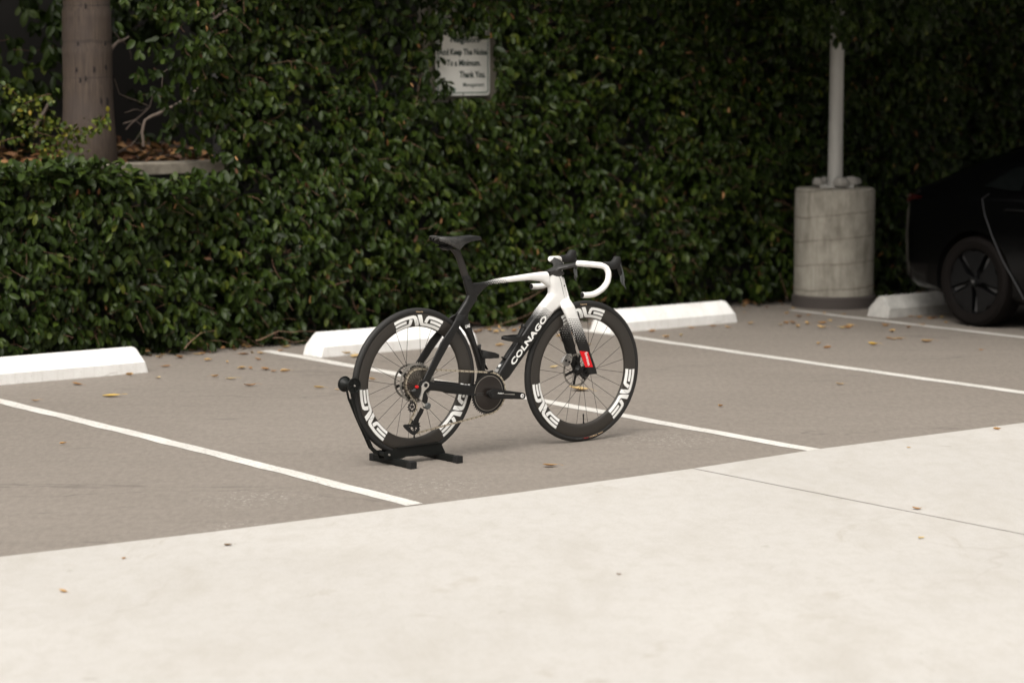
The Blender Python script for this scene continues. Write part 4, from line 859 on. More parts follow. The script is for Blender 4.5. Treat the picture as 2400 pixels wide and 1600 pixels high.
# ---- decals
def flat_text(body, p, q, h, y, m, parent, bold=.03, shear=0., name='lettering', sp=1., curve=None):
    """text from p to q (X, Z) on the plane at side offset y, facing the drive side"""
    L_ = math.hypot(q[0]-p[0], q[1]-p[1]); vs, fs = fit_text(body, L_, h, bold, shear, sp); dx, dz = (q[0]-p[0])/L_, (q[1]-p[1])/L_
    return mesh(name, [(p[0]+x*dx-z_*dz, y if curve is None else curve(x, z_), p[1]+x*dz+z_*dx) for x, z_, _ in vs], fs, m, parent)
pa = Bl(10, 462, 1365, -.0255); pb = Bl(10, 1160, 400, -.0265)
dxy = Vector((pb[0]-pa[0], pb[1]-pa[1])).normalized()
flat_text('COLNAGO', pa, pb, .0285, -.0262, M_white, frame, bold=.045, sp=1.06)
pa, pb = Bl(9, 122, 325, -.017), Bl(9, 245, 292, -.017); flat_text('UAE', pa, pb, .0145, -.0172, M_white, frame, bold=.04)
# red field and name on the fork blade
def side_quad(pts, y, m, parent, name, th_=.0006):
    b = MB(); b.prism(pts, y, y-th_); return b.build(name, m, parent)
red = [Bl(11, x, y, -.063) for x, y in ((650, 697), (872, 716), (1003, 1118), (802, 1120))]
side_quad(red, -.0636, M_redp, fork, 'red_band', .0006)
pa, pb = Bl(11, 785, 752, -.064), Bl(11, 878, 1088, -.064); flat_text('Emirates', pa, pb, .0155, -.0648, M_white, fork, bold=.02)
# battery window on the down tube
b = MB(); pts = [Bl(9, x, y, -.012) for x, y in ((1070, 1262), (1160, 1262), (1085, 1405), (985, 1405))]
qd = [Bl(10, x, y) for x, y in ((232, 1310), (262, 1316), (130, 1528), (95, 1510))]
# ---- cockpit
M_bar = mat('carbon_bar', (.020, .019, .018), .38, spec=.45)
wing = MB()
st = [((.765, 0, .822), .020, .018), ((.79, 0, .826), .030, .026), ((.808, 0, .834), .026, .016)]
R = []
for (x, y, z_), hx, hz in st: R.append([(x+hz*.35*math.sin(a), math.cos(a)*.021*(1 if hz > .016 else 1.3), z_+hz*math.sin(a)*.9) for a in [2*PI*i/20 for i in range(20)]])
wing.rings(R)
wing.prism([Bl(7, 735, 553), Bl(7, 880, 667), Bl(7, 1005, 602), Bl(7, 1000, 560), Bl(7, 905, 520)], -.021, .021)
for s_ in (-1, 1):
    path = [(.825, .0, .838), (.845, .02, .848), (.860, .05, .857), (.868, .08, .864), (.872, .105, .867)]; R = []
    for i, (x, y, z_) in enumerate(path):
        ch = [.030, .028, .024, .019, .015][i]; tk = [.014, .012, .0105, .0105, .013][i]
        R.append([(x+[-.008, -.002, .004, .006, .004][i]+ch*math.cos(a), s_*(y-.25*ch*math.cos(a)*(i > 0)), z_+tk*math.sin(a)+.22*ch*math.cos(a)) for a in [2*PI*k_/20 for k_ in range(20)]])
    wing.rings(R)
hb = fuse(wing, 'handlebar', M_bar, .0022, 3)
b = MB(); b.cur = 0
def bar_pt(x, y, yo): p = Bl(7, x, y, -yo); return (p[0], yo, p[1])
pathn = [(1250, 418, .098), (1400, 428, .118), (1560, 442, .140), (1690, 458, .158), (1760, 490, .168), (1800, 560, .176), (1808, 650, .181), (1785, 745, .184), (1725, 835, .187), (1640, 905, .189), (1550, 950, .190), (1450, 966, .191), (1360, 966, .191)]
for s_ in (-1, 1):
    pts = [bar_pt(*p_) for p_ in pathn]; pts = [(x, s_*y, z_) for x, y, z_ in pts]; qs = []
    for i in range(len(pts)-1):
        p_m = [Vector(pts[max(i-1, 0)]), Vector(pts[i]), Vector(pts[i+1]), Vector(pts[min(i+2, len(pts)-1)])]
        for t in (0, .25, .5, .75):
            qs.append(.5*((2*p_m[1])+(-p_m[0]+p_m[2])*t+(2*p_m[0]-5*p_m[1]+4*p_m[2]-p_m[3])*t*t+(-p_m[0]+3*p_m[1]-3*p_m[2]+p_m[3])*t**3))
    qs.append(Vector(pts[-1])); n = len(qs); rr = [.0140+.0003*math.sin(i*1.9) for i in range(n)]; rr[0] = .009; rr[1] = .0135
    b = MB(); b.tube(qs, rr, 18); bt = b.build('bar_tape', M_tape, bike, smooth=True, ang=1.)
    e = qs[-1]; d = (qs[-1]-qs[-3]).normalized(); b = MB(); b.tube([e-d*.002, e+d*.001, e+d*.0035, e+d*.004], [.0118, .0128, .0118, .006], 18); b.build('bar_end_plug', M_blk, bt, smooth=True, ang=.6)
    hp = [(1700, 446, .158, .0150), (1760, 452, .162, .0175), (1830, 462, .166, .0200), (1895, 440, .167, .0215), (1935, 395, .167, .0225), (1953, 350, .166, .0220), (1957, 318, .165, .0195), (1959, 298, .165, .012)]
    hl = MB(); ph = [Vector((bar_pt(x, y, yo)[0], s_*yo, bar_pt(x, y, yo)[2])) for x, y, yo, r in hp]; hl.tube(ph, [r for *_, r in hp], 18, flat=(.80, 1.0))
    fr2 = [(1880, 470, .0165), (1950, 460, .0155), (1995, 430, .013), (2005, 390, .011)]; hl.tube([Vector((bar_pt(x, y, .167)[0], s_*.167, bar_pt(x, y, .167)[2])) for x, y, r in fr2], [r for *_, r in fr2], 16, flat=(.75, 1.))
    hood = fuse(hl, 'brake_hood', M_blk2, .0022, 6)
    lv = MB(); lp_ = [(2000, 430, .168, .007), (2030, 500, .170, .0060), (2055, 590, .174, .0055), (2070, 690, .178, .0055), (2072, 770, .181, .0050), (2085, 815, .183, .0035), (2112, 855, .185, .0022)]
    lv.tube([Vector((bar_pt(x, y, yo)[0], s_*yo, bar_pt(x, y, yo)[2])) for x, y, yo, r in lp_], [r for *_, r in lp_], 10, flat=(1.5, .65)); lv.build('brake_lever', M_greyp, hood, smooth=True)
    pdl = [(x, z_) for x, z_ in (Bl(7, a, c, -.172) for a, c in ((2040, 600), (2062, 640), (2068, 790), (2055, 800), (2020, 740), (2008, 655)))]
    lv = MB(); lv.prism(pdl, s_*.170, s_*.176); lv.build('shift_paddle', M_greyp, hood, bevel=.001)
    bk = [(x, z_) for x, z_ in (Bl(7, a, c, -.17) for a, c in ((1972, 470), (2005, 468), (2030, 545), (2040, 610), (2018, 640), (1998, 590), (1978, 520)))]
    lv = MB(); lv.prism(bk, s_*.161, s_*.174); lv.build('lever_body', M_blk, hood, bevel=.001)
# ---- wheels
M_rotor = mat('rotor_steel', (.30, .28, .25), .4, .6)
def wheel(name, ax, rear, label):
    wz = 0. if rear else -.030
    wr = empty(name, (ax[0], 0, ax[1]), wz); wr.parent = bike
    R0, r_ = .3395, .0148; cR = R0-r_
    ty = MB(); prof = []
    for i in range(20):
        a = -2.35+4.7*i/19; prof.append((cR+r_*math.cos(a)*(1.), r_*1.0*math.sin(a)))
    prof += [(.3135, .0105), (.3105, .0), (.3135, -.0105)]
    ty.lathe(prof, 128, 'y', close=True); to = ty.build('tyre', M_tyre, wr, smooth=True, ang=.9)
    rm = MB(); pr = [(.3150, .0128), (.3120, .0142), (.300, .0150), (.285, .0146), (.270, .0122), (.260, .0088), (.2555, .0050), (.2540, .0)]
    pr = pr+[(r, -y) for r, y in reversed(pr[:-1])]+[(.3125, -.006), (.3110, 0), (.3125, .006)]
    rm.lathe(pr, 128, 'y', close=True); ro = rm.build('rim', M_rim, wr, smooth=True, ang=.9)
    ys = lambda r: float(np.interp(r, [.254, .2555, .260, .270, .285, .300, .312, .315], [0, .005, .0088, .0122, .0146, .0150, .0142, .0128]))
    # logo strokes: (arc offset, radial offset) in metres about the logo's centre, half widths
    rm0 = .2835
    half = [([(.003, .0285), (.010, .008), (.0165, -.008), (.0215, -.0155), (.029, -.0182), (.05, -.0182), (.09, -.0182), (.130, -.0182)], [.0105, .0105, .0100, .0090, .0072, .0068, .0068, .0068]),
            ([(.0415, -.0085), (.0445, .002), (.0480, .0115), (.0535, .0170), (.066, .0182), (.09, .0182), (.132, .0182)], [.0090, .0090, .0090, .0078, .0068, .0068, .0068]),
            ([(.067, 0.), (.09, 0.), (.129, 0.)], [.0062, .0062, .0062])]
    def stroke(b, path, ws, ang, flip, side, si=0):
        pth = [Vector(p_) for p_ in path]; pp = []; wv = []
        for i in range(len(pth)-1):
            n_ = max(1, int((pth[i+1]-pth[i]).length/.007))
            for k_ in range(n_): pp.append(pth[i].lerp(pth[i+1], k_/n_)); wv.append(ws[i]*(1-k_/n_)+ws[i+1]*k_/n_)
        pp.append(pth[-1]); wv.append(ws[-1]); vs = []; n = len(pp)
        for i, p_ in enumerate(pp):
            d = (pp[min(i+1, n-1)]-pp[max(i-1, 0)]).normalized(); nn = Vector((-d.y, d.x))
            for s_ in (-1, -.33, .33, 1):
                e_ = p_+nn*wv[i]*s_; a_, h_ = (e_.x, e_.y) if not flip else (-e_.x, -e_.y); h_ = max(-.0262, min(.0262, h_))
                r = rm0+h_; th_ = ang-a_*(1. if rear else .955)/rm0; y = -(ys(r)+.0009+.00022*si+i*6e-6)*side
                vs.append((r*math.cos(th_), y, r*math.sin(th_)))
        b.add(vs, [(4*i+j, 4*i+j+1, 4*i+j+5, 4*i+j+4) for i in range(n-1) for j in range(3)])
    a0 = 88. if rear else 93.
    for kk in range(3):
        for side in (1, -1):
            b = MB()
            for path, ws in half:
                for fl in (False, True): stroke(b, path, ws, math.radians(a0-120*kk), fl, side, len(b.v)/200)
            b.build('logo', M_white, wr)
        # fine print inside the strokes
        vs, fs = fit_text('SES 4.5', .026, .0042, .0); an = math.radians(a0-120*kk)
        b = MB(); V_ = []
        for x, z_, _ in vs:
            a_ = -.012+z_*1.0-.36*(x-.013); h_ = (x-.013)*-.93; V_.append(((rm0+h_)*math.cos(an-a_/rm0), -(ys(rm0+h_)+.0026), (rm0+h_)*math.sin(an-a_/rm0)))
        mesh('fine_print', V_, fs, M_greyp, wr)
    # tyre print
    def ptext(body, a_mid, h, wd, r, m, flip=False, bold=.02):
        vs, fs = fit_text(body, wd, h, bold); V_ = []
        for x, z_, _ in vs:
            xx = (x-wd/2); rr_ = r+(z_-h/2)
            if flip: xx = -xx; rr_ = r-(z_-h/2)
            yy = math.sqrt(max(r_*r_-(rr_-cR)**2, 1e-6))+.0004
            th_ = a_mid-xx/r; V_.append((rr_*math.cos(th_), -yy, rr_*math.sin(th_)))
        mesh('tyre_print', V_, fs, m, to)
    ptext('Vittoria', math.radians(92 if not rear else 87.5), .0075, .040, .3235, M_orange)
    if not rear:
        ptext('Vittoria', math.radians(-70.5), .0065, .032, .3235, M_orange, True); ptext('CORSA', math.radians(-78.2), .0070, .046, .3235, M_orange, True); ptext('PRO', math.radians(-86), .0062, .027, .3235, mat('tyre_red_print', (.30, .012, .010), .5), True); ptext('TLR G2.0', math.radians(-94), .005, .04, .3235, M_greyp, True)
    # hub
    hb_ = MB(); w_ = .058 if rear else .046
    hb_.lathe([(.001, -w_), (.011, -w_), (.012, -w_+.012), (.024, -.022 if rear else -.034), (.024, -.018 if rear else -.030), (.014, -.010), (.013, .012), (.023, .026), (.024, .032), (.024, .035), (.013, w_-.006), (.011, w_), (.001, w_)], 36, 'y'); hb_.build('hub', M_blk, wr, smooth=True, ang=.5)
    sm = None
    for i in range(24):
        ra = 2*PI*(i+.5)/24+(0.02 if rear else .03); sgn = -1 if i % 2 else 1; fy = (-.020 if rear else -.032) if sgn < 0 else .033
        tw_ = 1.15 if (i//2) % 2 else -1.15; ha = ra+tw_; b = MB()
        b.tube([(.0235*math.cos(ha), fy, .0235*math.sin(ha)), ((.0235*math.cos(ha)*.5+.256*.5*math.cos(ra)), fy*.5, (.0235*math.sin(ha)*.5+.256*.5*math.sin(ra))), (.2565*math.cos(ra), 0, .2565*math.sin(ra))], .00105, 5); b.build('spoke', M_spoke, wr, smooth=True)
    va = -PI/2+(.02 if rear else .065); b = MB(); ca, sa = math.cos(va), math.sin(va)
    b.tube([(ca*.257, 0, sa*.257), (ca*.249, 0, sa*.249), (ca*.247, 0, sa*.247), (ca*.224, 0, sa*.224), (ca*.223, 0, sa*.223), (ca*.212, 0, sa*.212), (ca*.208, 0, sa*.208)], [.0045, .0045, .0030, .0030, .0036, .0036, .002], 8); b.build('valve', M_blk, wr, smooth=True, ang=.6)
    # brake rotor on the far side
    b = MB(); yr = .043; b.lathe([(.0700, yr-.0009), (.080, yr-.0009), (.080, yr+.0009), (.0700, yr+.0009)], 72, 'y', close=True); b.build('brake_rotor', M_rotor, wr, ang=.5)
    b = MB()
    for i in range(6):
        a = 2*PI*i/6+.3; pts = [(.016, a-.5), (.040, a-.22), (.072, a-.09), (.073, a+.09), (.045, a+.10), (.016, a+.4)]; b.prism([(r*math.cos(t_), r*math.sin(t_)) for r, t_ in pts], yr-.003, yr-.001)
    b.lathe([(.001, yr-.004), (.024, yr-.004), (.024, yr+.003), (.001, yr+.003)], 24, 'y'); b.build('rotor_spider', M_blk, wr)
    return wr
rw = wheel('rear_wheel', RA, True, ''); fw = wheel('front_wheel', FA, False, '')
# ---- cassette
cas = empty('cassette', (RA[0], 0, RA[1])); cas.parent = bike
M_sp1 = mat('sprocket_steel', (.34, .325, .30), .35, .8)
teeth = [46, 38, 32, 28, 24, 21, 19, 17, 15, 13, 12, 11, 10]; yy = -.0165
for i, T in enumerate(teeth):
    r = T*.0127/(2*PI); outer = []
    for k_ in range(T):
        for da, dr in ((-.30, -.0035), (-.14, .0018), (.14, .0018), (.30, -.0035)): a = 2*PI*(k_+da)/T+i*.3; outer.append(((r+dr)*math.cos(a), (r+dr)*math.sin(a)))
    b = MB(); n = len(outer); y = yy-.0034*i-(.003 if i else 0); inn = max(.014, r-(.013 if i < 2 else .010)); vs = []
    for (x, z_) in outer:
        h = math.hypot(x, z_); vs += [(x, y, z_), (x*inn/h, y, z_*inn/h), (x, y+.0018, z_), (x*inn/h, y+.0018, z_*inn/h)]
    fs = []
    for j in range(n): p_, q_ = 4*j, 4*((j+1) % n); fs += [(p_, p_+1, q_+1, q_), (p_+2, q_+2, q_+3, p_+3), (p_, q_, q_+2, p_+2), (p_+1, p_+3, q_+3, q_+1)]
    b.add(vs, fs); b.build('sprocket', M_dsteel if i else M_sp1, cas)
b = MB()
for k_ in range(8):
    a = 2*PI*k_/8+.2; b.prism([(r*math.cos(t_), r*math.sin(t_)) for r, t_ in ((.02, a-.35), (.082, a-.10), (.082, a+.10), (.02, a+.15))], yy-.002, yy-.004)
b.lathe([(.001, yy), (.022, yy-.002), (.016, yy-.047), (.012, yy-.048), (.001, yy-.048)], 40, 'y'); b.build('carrier', M_blk, cas, ang=.5)
# ---- crankset
ck = empty('crankset', (BB[0], 0, BB[1])); ck.parent = bike
T = 48; r = T*.0127/(2*PI); outer = []
for k_ in range(T):
    for da, dr in ((-.30, -.0035), (-.13, .0025), (.13, .0025), (.30, -.0035)): a = 2*PI*(k_+da)/T; outer.append(((r+dr)*math.cos(a), (r+dr)*math.sin(a)))
b = MB(); b.prism(outer, -.0455, -.0435); b.build('chainring', M_blk, ck)
b = MB(); b.lathe([(.001, -.050), (.074, -.050), (.0775, -.0485), (.0775, -.0455), (.001, -.0455)], 72, 'y'); b.build('ring_disc', mat('dark_disc', (.018, .014, .012), .35, spec=.45), ck, ang=.6)
b = MB(); b.lathe([(.0795, -.0462), (.0822, -.0462), (.0822, -.0456), (.0795, -.0456)], 96, 'y', close=True); b.build('silver_ring', M_rotor, ck)
def ckp(x, y, yo): p_ = Bl(12, x, y, -yo); return (p_[0]-BB[0], p_[1]-BB[1])
arm = [ckp(x, y, .078) for x, y in ((860, 668), (960, 680), (1300, 720), (1560, 752), (1760, 775), (1815, 815), (1832, 880), (1815, 945), (1750, 978), (1500, 975), (1200, 972), (900, 985), (790, 965), (725, 900), (705, 830), (725, 745), (785, 688))]
b = MB(); b.prism(arm, -.086, -.070); b.build('crank_arm', M_blk, ck, bevel=.004)
cc = ckp(862, 832, .086)
b = MB(); b.lathe([(.001, -.0868), (.0085, -.0868), (.0105, -.0875), (.0125, -.0875), (.0130, -.0855), (.0130, -.05), (.001, -.05)], 32, 'y', (cc[0], 0, cc[1])); b.build('crank_bolt', M_blk2, ck, ang=.5)
ce = ckp(1750, 876, .086); b = MB(); b.lathe([(.001, -.0868), (.0098, -.0868), (.0098, -.0858), (.001, -.0858)], 24, 'y', (ce[0], 0, ce[1])); b.build('pedal_insert', M_white, ck)
b = MB(); b.lathe([(.0025, -.0874), (.0048, -.0874), (.0048, -.0868), (.0025, -.0868)], 24, 'y', (ce[0]+.001, 0, ce[1]), close=True); b.build('insert_mark', M_greyp, ck)
pa, pb = ckp(1000, 815, .087), ckp(1185, 822, .087); flat_text('FORCE' if False else 'RED', pa, pb, .0055, -.0866, M_white, ck, bold=.02, shear=.3)
b = MB(); pa, pb, pc, pd2 = ckp(1195, 822, .087), ckp(1522, 826, .087), ckp(1522, 846, .087), ckp(1195, 830, .087); b.prism([pa, pb, pc, pd2], -.0862, -.0866); b.build('stripe', M_silv, ck)
for x0, y0, x1, y1, t_ in ((350, 812, 575, 818, 'CHAINRING'), (345, 862, 565, 868, 'XX 48T')):
    pass
pa, pb = ckp(352, 808, .05), ckp(575, 812, .05); flat_text('QUARQ POWER', pa, pb, .0036, -.0503, M_greyp, ck, bold=.02); pa, pb = ckp(345, 862, .05), ckp(565, 866, .05); flat_text('48T 12-SPEED', pa, pb, .0030, -.0503, M_greyp, ck, bold=.01)
b = MB(); b.prism([(-x, -z_) for x, z_ in [(v_[0]-cc[0]*1.0, v_[1]-cc[1]) for v_ in arm]], .070, .086); b.build('crank_arm', M_blk, ck, bevel=.003)
# ---- rear derailleur
dr_ = empty('rear_derailleur', (RA[0], 0, RA[1])); dr_.parent = bike
def dp(k, x, y, yo): p_ = Bl(k, x, y, -yo); return (p_[0]-RA[0], p_[1]-RA[1])
def plate(pts, k, y0, y1, m, name, bev=.0012):
    b = MB(); b.prism([dp(k, x, y, (y0+y1)/2) for x, y in pts], -y0, -y1); return b.build(name, m, dr_, bevel=bev)
hanger = [(1085, 420), (1125, 440), (1140, 480), (1125, 520), (1085, 560), (1045, 600), (1025, 660), (1012, 720), (1005, 775), (955, 740), (975, 690), (990, 640), (998, 590), (998, 520), (1030, 455)]
plate(hanger, 8, .066, .074, M_silv, 'hanger_arm', .0015)
b = MB(); c_ = dp(8, 1085, 490, .075); b.lathe([(.001, -.076), (.0095, -.076), (.0095, -.073), (.001, -.073)], 20, 'y', (c_[0], 0, c_[1])); b.build('axle_cap', M_blk, dr_)
plate([(800, 600), (850, 560), (905, 545), (985, 540), (1000, 600), (985, 680), (960, 740), (905, 720), (850, 680)], 8, .050, .066, M_blk, 'body', .003)
plate([(815, 590), (870, 550), (900, 560), (890, 600), (830, 612)], 8, .0665, .069, M_greyp, 'cover')
plate([(1005, 640), (1040, 600), (1085, 640), (1110, 720), (1100, 800), (1060, 830), (1010, 800)], 8, .060, .074, M_blk, 'outer_link', .003)
plate([(890, 500), (935, 490), (948, 520), (920, 550), (890, 540)], 8, .058, .068, M_red, 'battery_latch', .0015)
plate([(985, 775), (1015, 780), (1060, 830), (1115, 790), (1125, 815), (1060, 880), (1035, 880)], 8, .064, .070, M_silv, 'link_strip', .001)
b = MB(); c_ = dp(8, 1100, 865, .062); b.lathe([(.001, -.076), (.012, -.076), (.0155, -.072), (.0155, -.050), (.012, -.046), (.001, -.046)], 28, 'y', (c_[0], 0, c_[1])); b.build('knuckle', M_greyp, dr_, ang=.5)
plate([(985, 900), (1045, 930), (1030, 985), (965, 1100), (930, 1190), (850, 1215), (830, 1195), (870, 1110), (940, 990)], 8, .052, .057, M_blk, 'cage_arm', .0015)
# lower cage ring (a plate with a window)
outer = [dp(8, x, y, .053) for x, y in ((665, 1225), (700, 1208), (840, 1205), (915, 1195), (965, 1290), (950, 1330), (880, 1400), (840, 1402), (760, 1345), (680, 1265))]
inner = [dp(8, x, y, .053) for x, y in ((770, 1248), (775, 1240), (830, 1262), (890, 1258), (925, 1275), (912, 1300), (895, 1325), (860, 1338), (820, 1330), (785, 1290))]
n = len(outer); vs = [(x, -.051, z_) for x, z_ in outer]+[(x, -.051, z_) for x, z_ in inner]+[(x, -.055, z_) for x, z_ in outer]+[(x, -.055, z_) for x, z_ in inner]; fs = []
for j in range(n): k_ = (j+1) % n; fs += [(j, k_, n+k_, n+j), (2*n+j, 3*n+j, 3*n+k_, 2*n+k_), (j, 2*n+j, 2*n+k_, k_), (n+j, n+k_, 3*n+k_, 3*n+j)]
b = MB(); b.add(vs, fs); b.build('cage_plate', M_blk2, dr_)
JU = dp(8, 832, 885, .046); JL = dp(8, 868, 1250, .046)
for c_, T in ((JU, 12), (JL, 16)):
    r = T*.0127/(2*PI); o_ = []
    for k_ in range(T):
        for da, q_ in ((-.28, -.003), (-.12, .0022), (.12, .0022), (.28, -.003)): a = 2*PI*(k_+da)/T; o_.append((c_[0]+(r+q_)*math.cos(a), c_[1]+(r+q_)*math.sin(a)))
    inn = [(c_[0]+(r*.62)*math.cos(2*PI*(j)/len(o_)-.04), c_[1]+(r*.62)*math.sin(2*PI*j/len(o_)-.04)) for j in range(len(o_))]; n = len(o_)
    b = MB(); vs = [(x, y, z_) for y in (-.047, -.0445) for ring in (o_, inn) for x, z_ in ring]
    for j in range(n): pass
    fs = []
    for j in range(n): k_ = (j+1) % n; fs += [(j, k_, n+k_, n+j), (2*n+j, 3*n+j, 3*n+k_, 2*n+k_), (j, 2*n+j, 2*n+k_, k_), (n+j, n+k_, 3*n+k_, 3*n+j)]
    b.add(vs, fs); b.lathe([(.001, -.050), (.0065, -.050), (.0065, -.042), (.001, -.042)], 16, 'y', (c_[0], 0, c_[1]))
    for k_ in range(5): a = 2*PI*k_/5+.3; b.tube([(c_[0]+.006*math.cos(a), -.046, c_[1]+.006*math.sin(a)), (c_[0]+r*.64*math.cos(a), -.046, c_[1]+r*.64*math.sin(a))], .0016, 5)
    b.build('jockey_wheel', M_blk, dr_)
# ---- chain
def arc(c, r, a0, a1, y0, y1, n=24): return [(c[0]+r*math.cos(a0+(a1-a0)*i/n), y0+(y1-y0)*i/n, c[1]+r*math.sin(a0+(a1-a0)*i/n)) for i in range(n+1)]
rc_, rk = 48*.0127/(2*PI), 32*.0127/(2*PI); yc_, yk = -.0445, -.0265
JUw = (RA[0]+JU[0], RA[1]+JU[1]); JLw = (RA[0]+JL[0], RA[1]+JL[1]); ru, rl = 12*.0127/(2*PI), 16*.0127/(2*PI)
def tang(c0, r0, c1, r1, s0, s1):
    """angles of the contact points of the common tangent; s = +1 when the chain runs over the left side"""
    dx, dz = c1[0]-c0[0], c1[1]-c0[1]; d = math.hypot(dx, dz); b_ = math.atan2(dz, dx); al = math.acos((s0*r0-s1*r1)/d); a = b_+al
    return (a if s0 > 0 else a+PI), (a if s1 > 0 else a+PI)
# top run: from cassette top to chainring top, both on the left of the travel direction (+X)
a1, a2 = tang((RA[0], RA[1]), rk, BB, rc_, 1, 1)
a3, a4 = tang(BB, rc_, JLw, rl, 1, 1)                       # bottom run back to the lower jockey
a5, a6 = tang(JLw, rl, JUw, ru, 1, -1); a7, a8 = tang(JUw, ru, (RA[0], RA[1]), rk, -1, 1)
def wrap_dn(a, ref):
    while a > ref: a -= 2*PI
    while a < ref-2*PI: a += 2*PI
    return a
def wrap_up(a, ref):
    while a < ref: a += 2*PI
    while a > ref+2*PI: a -= 2*PI
    return a
path = arc(BB, rc_, a2, wrap_dn(a3, a2), yc_, yc_, 60) + arc(JLw, rl, a4, wrap_dn(a5, a4), -.0458, -.0458, 24) + arc(JUw, ru, a6, wrap_up(a7, a6), -.0458, -.0458, 16) + arc((RA[0], RA[1]), rk, a8, wrap_dn(a1, a8), yk, yk, 40)
path = [Vector(p_) for p_ in path]; path.append(path[0]); cum = [0]
for i in range(1, len(path)): cum.append(cum[-1]+(path[i]-path[i-1]).length)
nl_ = int(cum[-1]/.0127)//2*2; px_ = [np.interp(np.linspace(0, cum[-1], nl_+1), cum, [p_[k_] for p_ in path]) for k_ in range(3)]
b = MB()
for i in range(nl_):
    p_ = Vector((px_[0][i], px_[1][i], px_[2][i])); q_ = Vector((px_[0][i+1], px_[1][i+1], px_[2][i+1])); d = q_-p_
    if d.length < .004: continue
    L_ = d.length; d.normalize(); nn = Vector((-d.z, 0, d.x)); o_ = .0030 if i % 2 else .0019; hh_ = .0048 if i % 2 else .0043; b.cur = 0 if i % 2 else 1
    prof_ = [(-.0036, 0), (-.0028, .75), (-.0005, 1), (.0025, .72), (L_*.5, .55), (L_-.0025, .72), (L_+.0005, 1), (L_+.0028, .75), (L_+.0036, 0)]
    loop = [(a_, h_*hh_) for a_, h_ in prof_]+[(a_, -h_*hh_) for a_, h_ in prof_[-2:0:-1]]
    for s_ in (-1, 1):
        y0_ = s_*o_; vs = [p_+d*a_+nn*h_+Vector((0, y0_, 0)) for a_, h_ in loop]+[p_+d*a_+nn*h_+Vector((0, y0_+s_*.0009, 0)) for a_, h_ in loop]; n = len(loop)
        b.add(vs, [tuple(range(n)), tuple(range(2*n-1, n-1, -1))]+[(j, j+n, (j+1) % n+n, (j+1) % n) for j in range(n)])
    b.lathe([(.0008, -.0040), (.0026, -.0040), (.0026, .0040), (.0008, .0040)], 8, 'y', tuple(p_))
b.build('chain', [M_gold, M_gold2], bike)
# ---- bottle cages, guide, calipers
def cage(k, tip, root_, axis_p, axis_q, hook, name='bottle_cage'):
    cg = empty(name, (0, 0, 0)); cg.parent = bike
    tx, tz = Bl(k, *tip); rx, rz = Bl(k, *root_); R_ = .037; dx, dz = tx-rx, tz-rz; L_ = math.hypot(dx, dz); ux, uz = dx/L_, dz/L_; vx, vz = -uz, ux
    b = MB(); RR = []
    n = 44
    for i in range(n):
        a = 2*PI*i/n; s_ = .5-.5*math.cos(a); y = R_*math.sin(a)*(1-.35*s_**3); a_ = s_*L_; hgt = .013*(1-s_)+.007; tk = .0032; up = (.5-abs(s_-.5))*.006
        c = Vector((rx+ux*a_+vx*up, y, rz+uz*a_+vz*up)); out = Vector((ux*-math.cos(a), math.sin(a), uz*-math.cos(a))).normalized(); vv_ = Vector((vx, 0, vz))
        RR.append([c+vv_*hgt*p_+out*tk*q_ for p_, q_ in ((-1, -.6), (-.6, -1), (.6, -1), (1, -.6), (1, .6), (.6, 1), (-.6, 1), (-1, .6))])
    b.rings(RR, close=True); b.build('arm', M_blk, cg, smooth=True, ang=.9)
    p_, q_ = Bl(k, *axis_p), Bl(k, *axis_q); ax, az = q_[0]-p_[0], q_[1]-p_[1]; l_ = math.hypot(ax, az); ax, az = ax/l_, az/l_
    nx, nz = -az, ax
    if nx*ux+nz*uz < 0: nx, nz = -nx, -nz
    b = MB(); RR = []
    for t, h0, h1, hw_ in ((-.03, -.002, .006, .007), (0, 0, .010, .012), (.25, 0, .009, .013), (.5, 0, .007, .011), (.75, 0, .009, .012), (.97, 0, .013, .014), (1., .004, .020, .012), (1.05, .012, .023, .009)):
        RR.append([(p_[0]+ax*l_*t+nx*h, y, p_[1]+az*l_*t+nz*h) for y, h in ((-hw_, h0), (-hw_, h1*.8), (-hw_*.6, h1), (hw_*.6, h1), (hw_, h1*.8), (hw_, h0))])
    b.rings(RR); b.build('backbone', M_blk, cg, smooth=True, ang=.5)
    hx, hz = Bl(k, *hook); b = MB(); b.tube([(p_[0]+nx*.004, 0, p_[1]+nz*.004), (hx, 0, hz)], [.010, .007], 10, flat=(1.3, .6)); b.build('hook', M_blk, cg, smooth=True)
    return cg
cage(10, (240, 802), (640, 815), (300, 1235), (690, 600), (235, 1195))
cage(9, (975, 1055), (520, 1000), (585, 1290), (430, 830), (690, 1395))
qd = [Bl(10, x, y) for x, y in ((225, 1330), (262, 1345), (135, 1520), (92, 1500))]
b = MB(); p_, q_ = Bl(10, 222, 1318), Bl(10, 110, 1492); ax, az = q_[0]-p_[0], q_[1]-p_[1]; l_ = math.hypot(ax, az); ax, az = ax/l_, az/l_
for nm, t0, t1, m_ in (('port_cover', .0, .62, M_greyp), ('sticker', .68, 1.02, M_silv)):
    b = MB(); vs = [(p_[0]+ax*l_*t+(-(-az))*0-abs(az)*h*1.0, y, p_[1]+az*l_*t+abs(ax)*h*1.0) for t in (t0, t1) for h in (.0005, .0022) for y in (-.012, .012)]
    b.add(vs, [(0, 1, 3, 2), (4, 6, 7, 5), (0, 4, 5, 1), (2, 3, 7, 6), (0, 2, 6, 4), (1, 5, 7, 3)]); b.build(nm, m_, frame)
cx_, cz_ = p_[0]+ax*l_*.3-abs(az)*.0026, p_[1]+az*l_*.3+abs(ax)*.0026
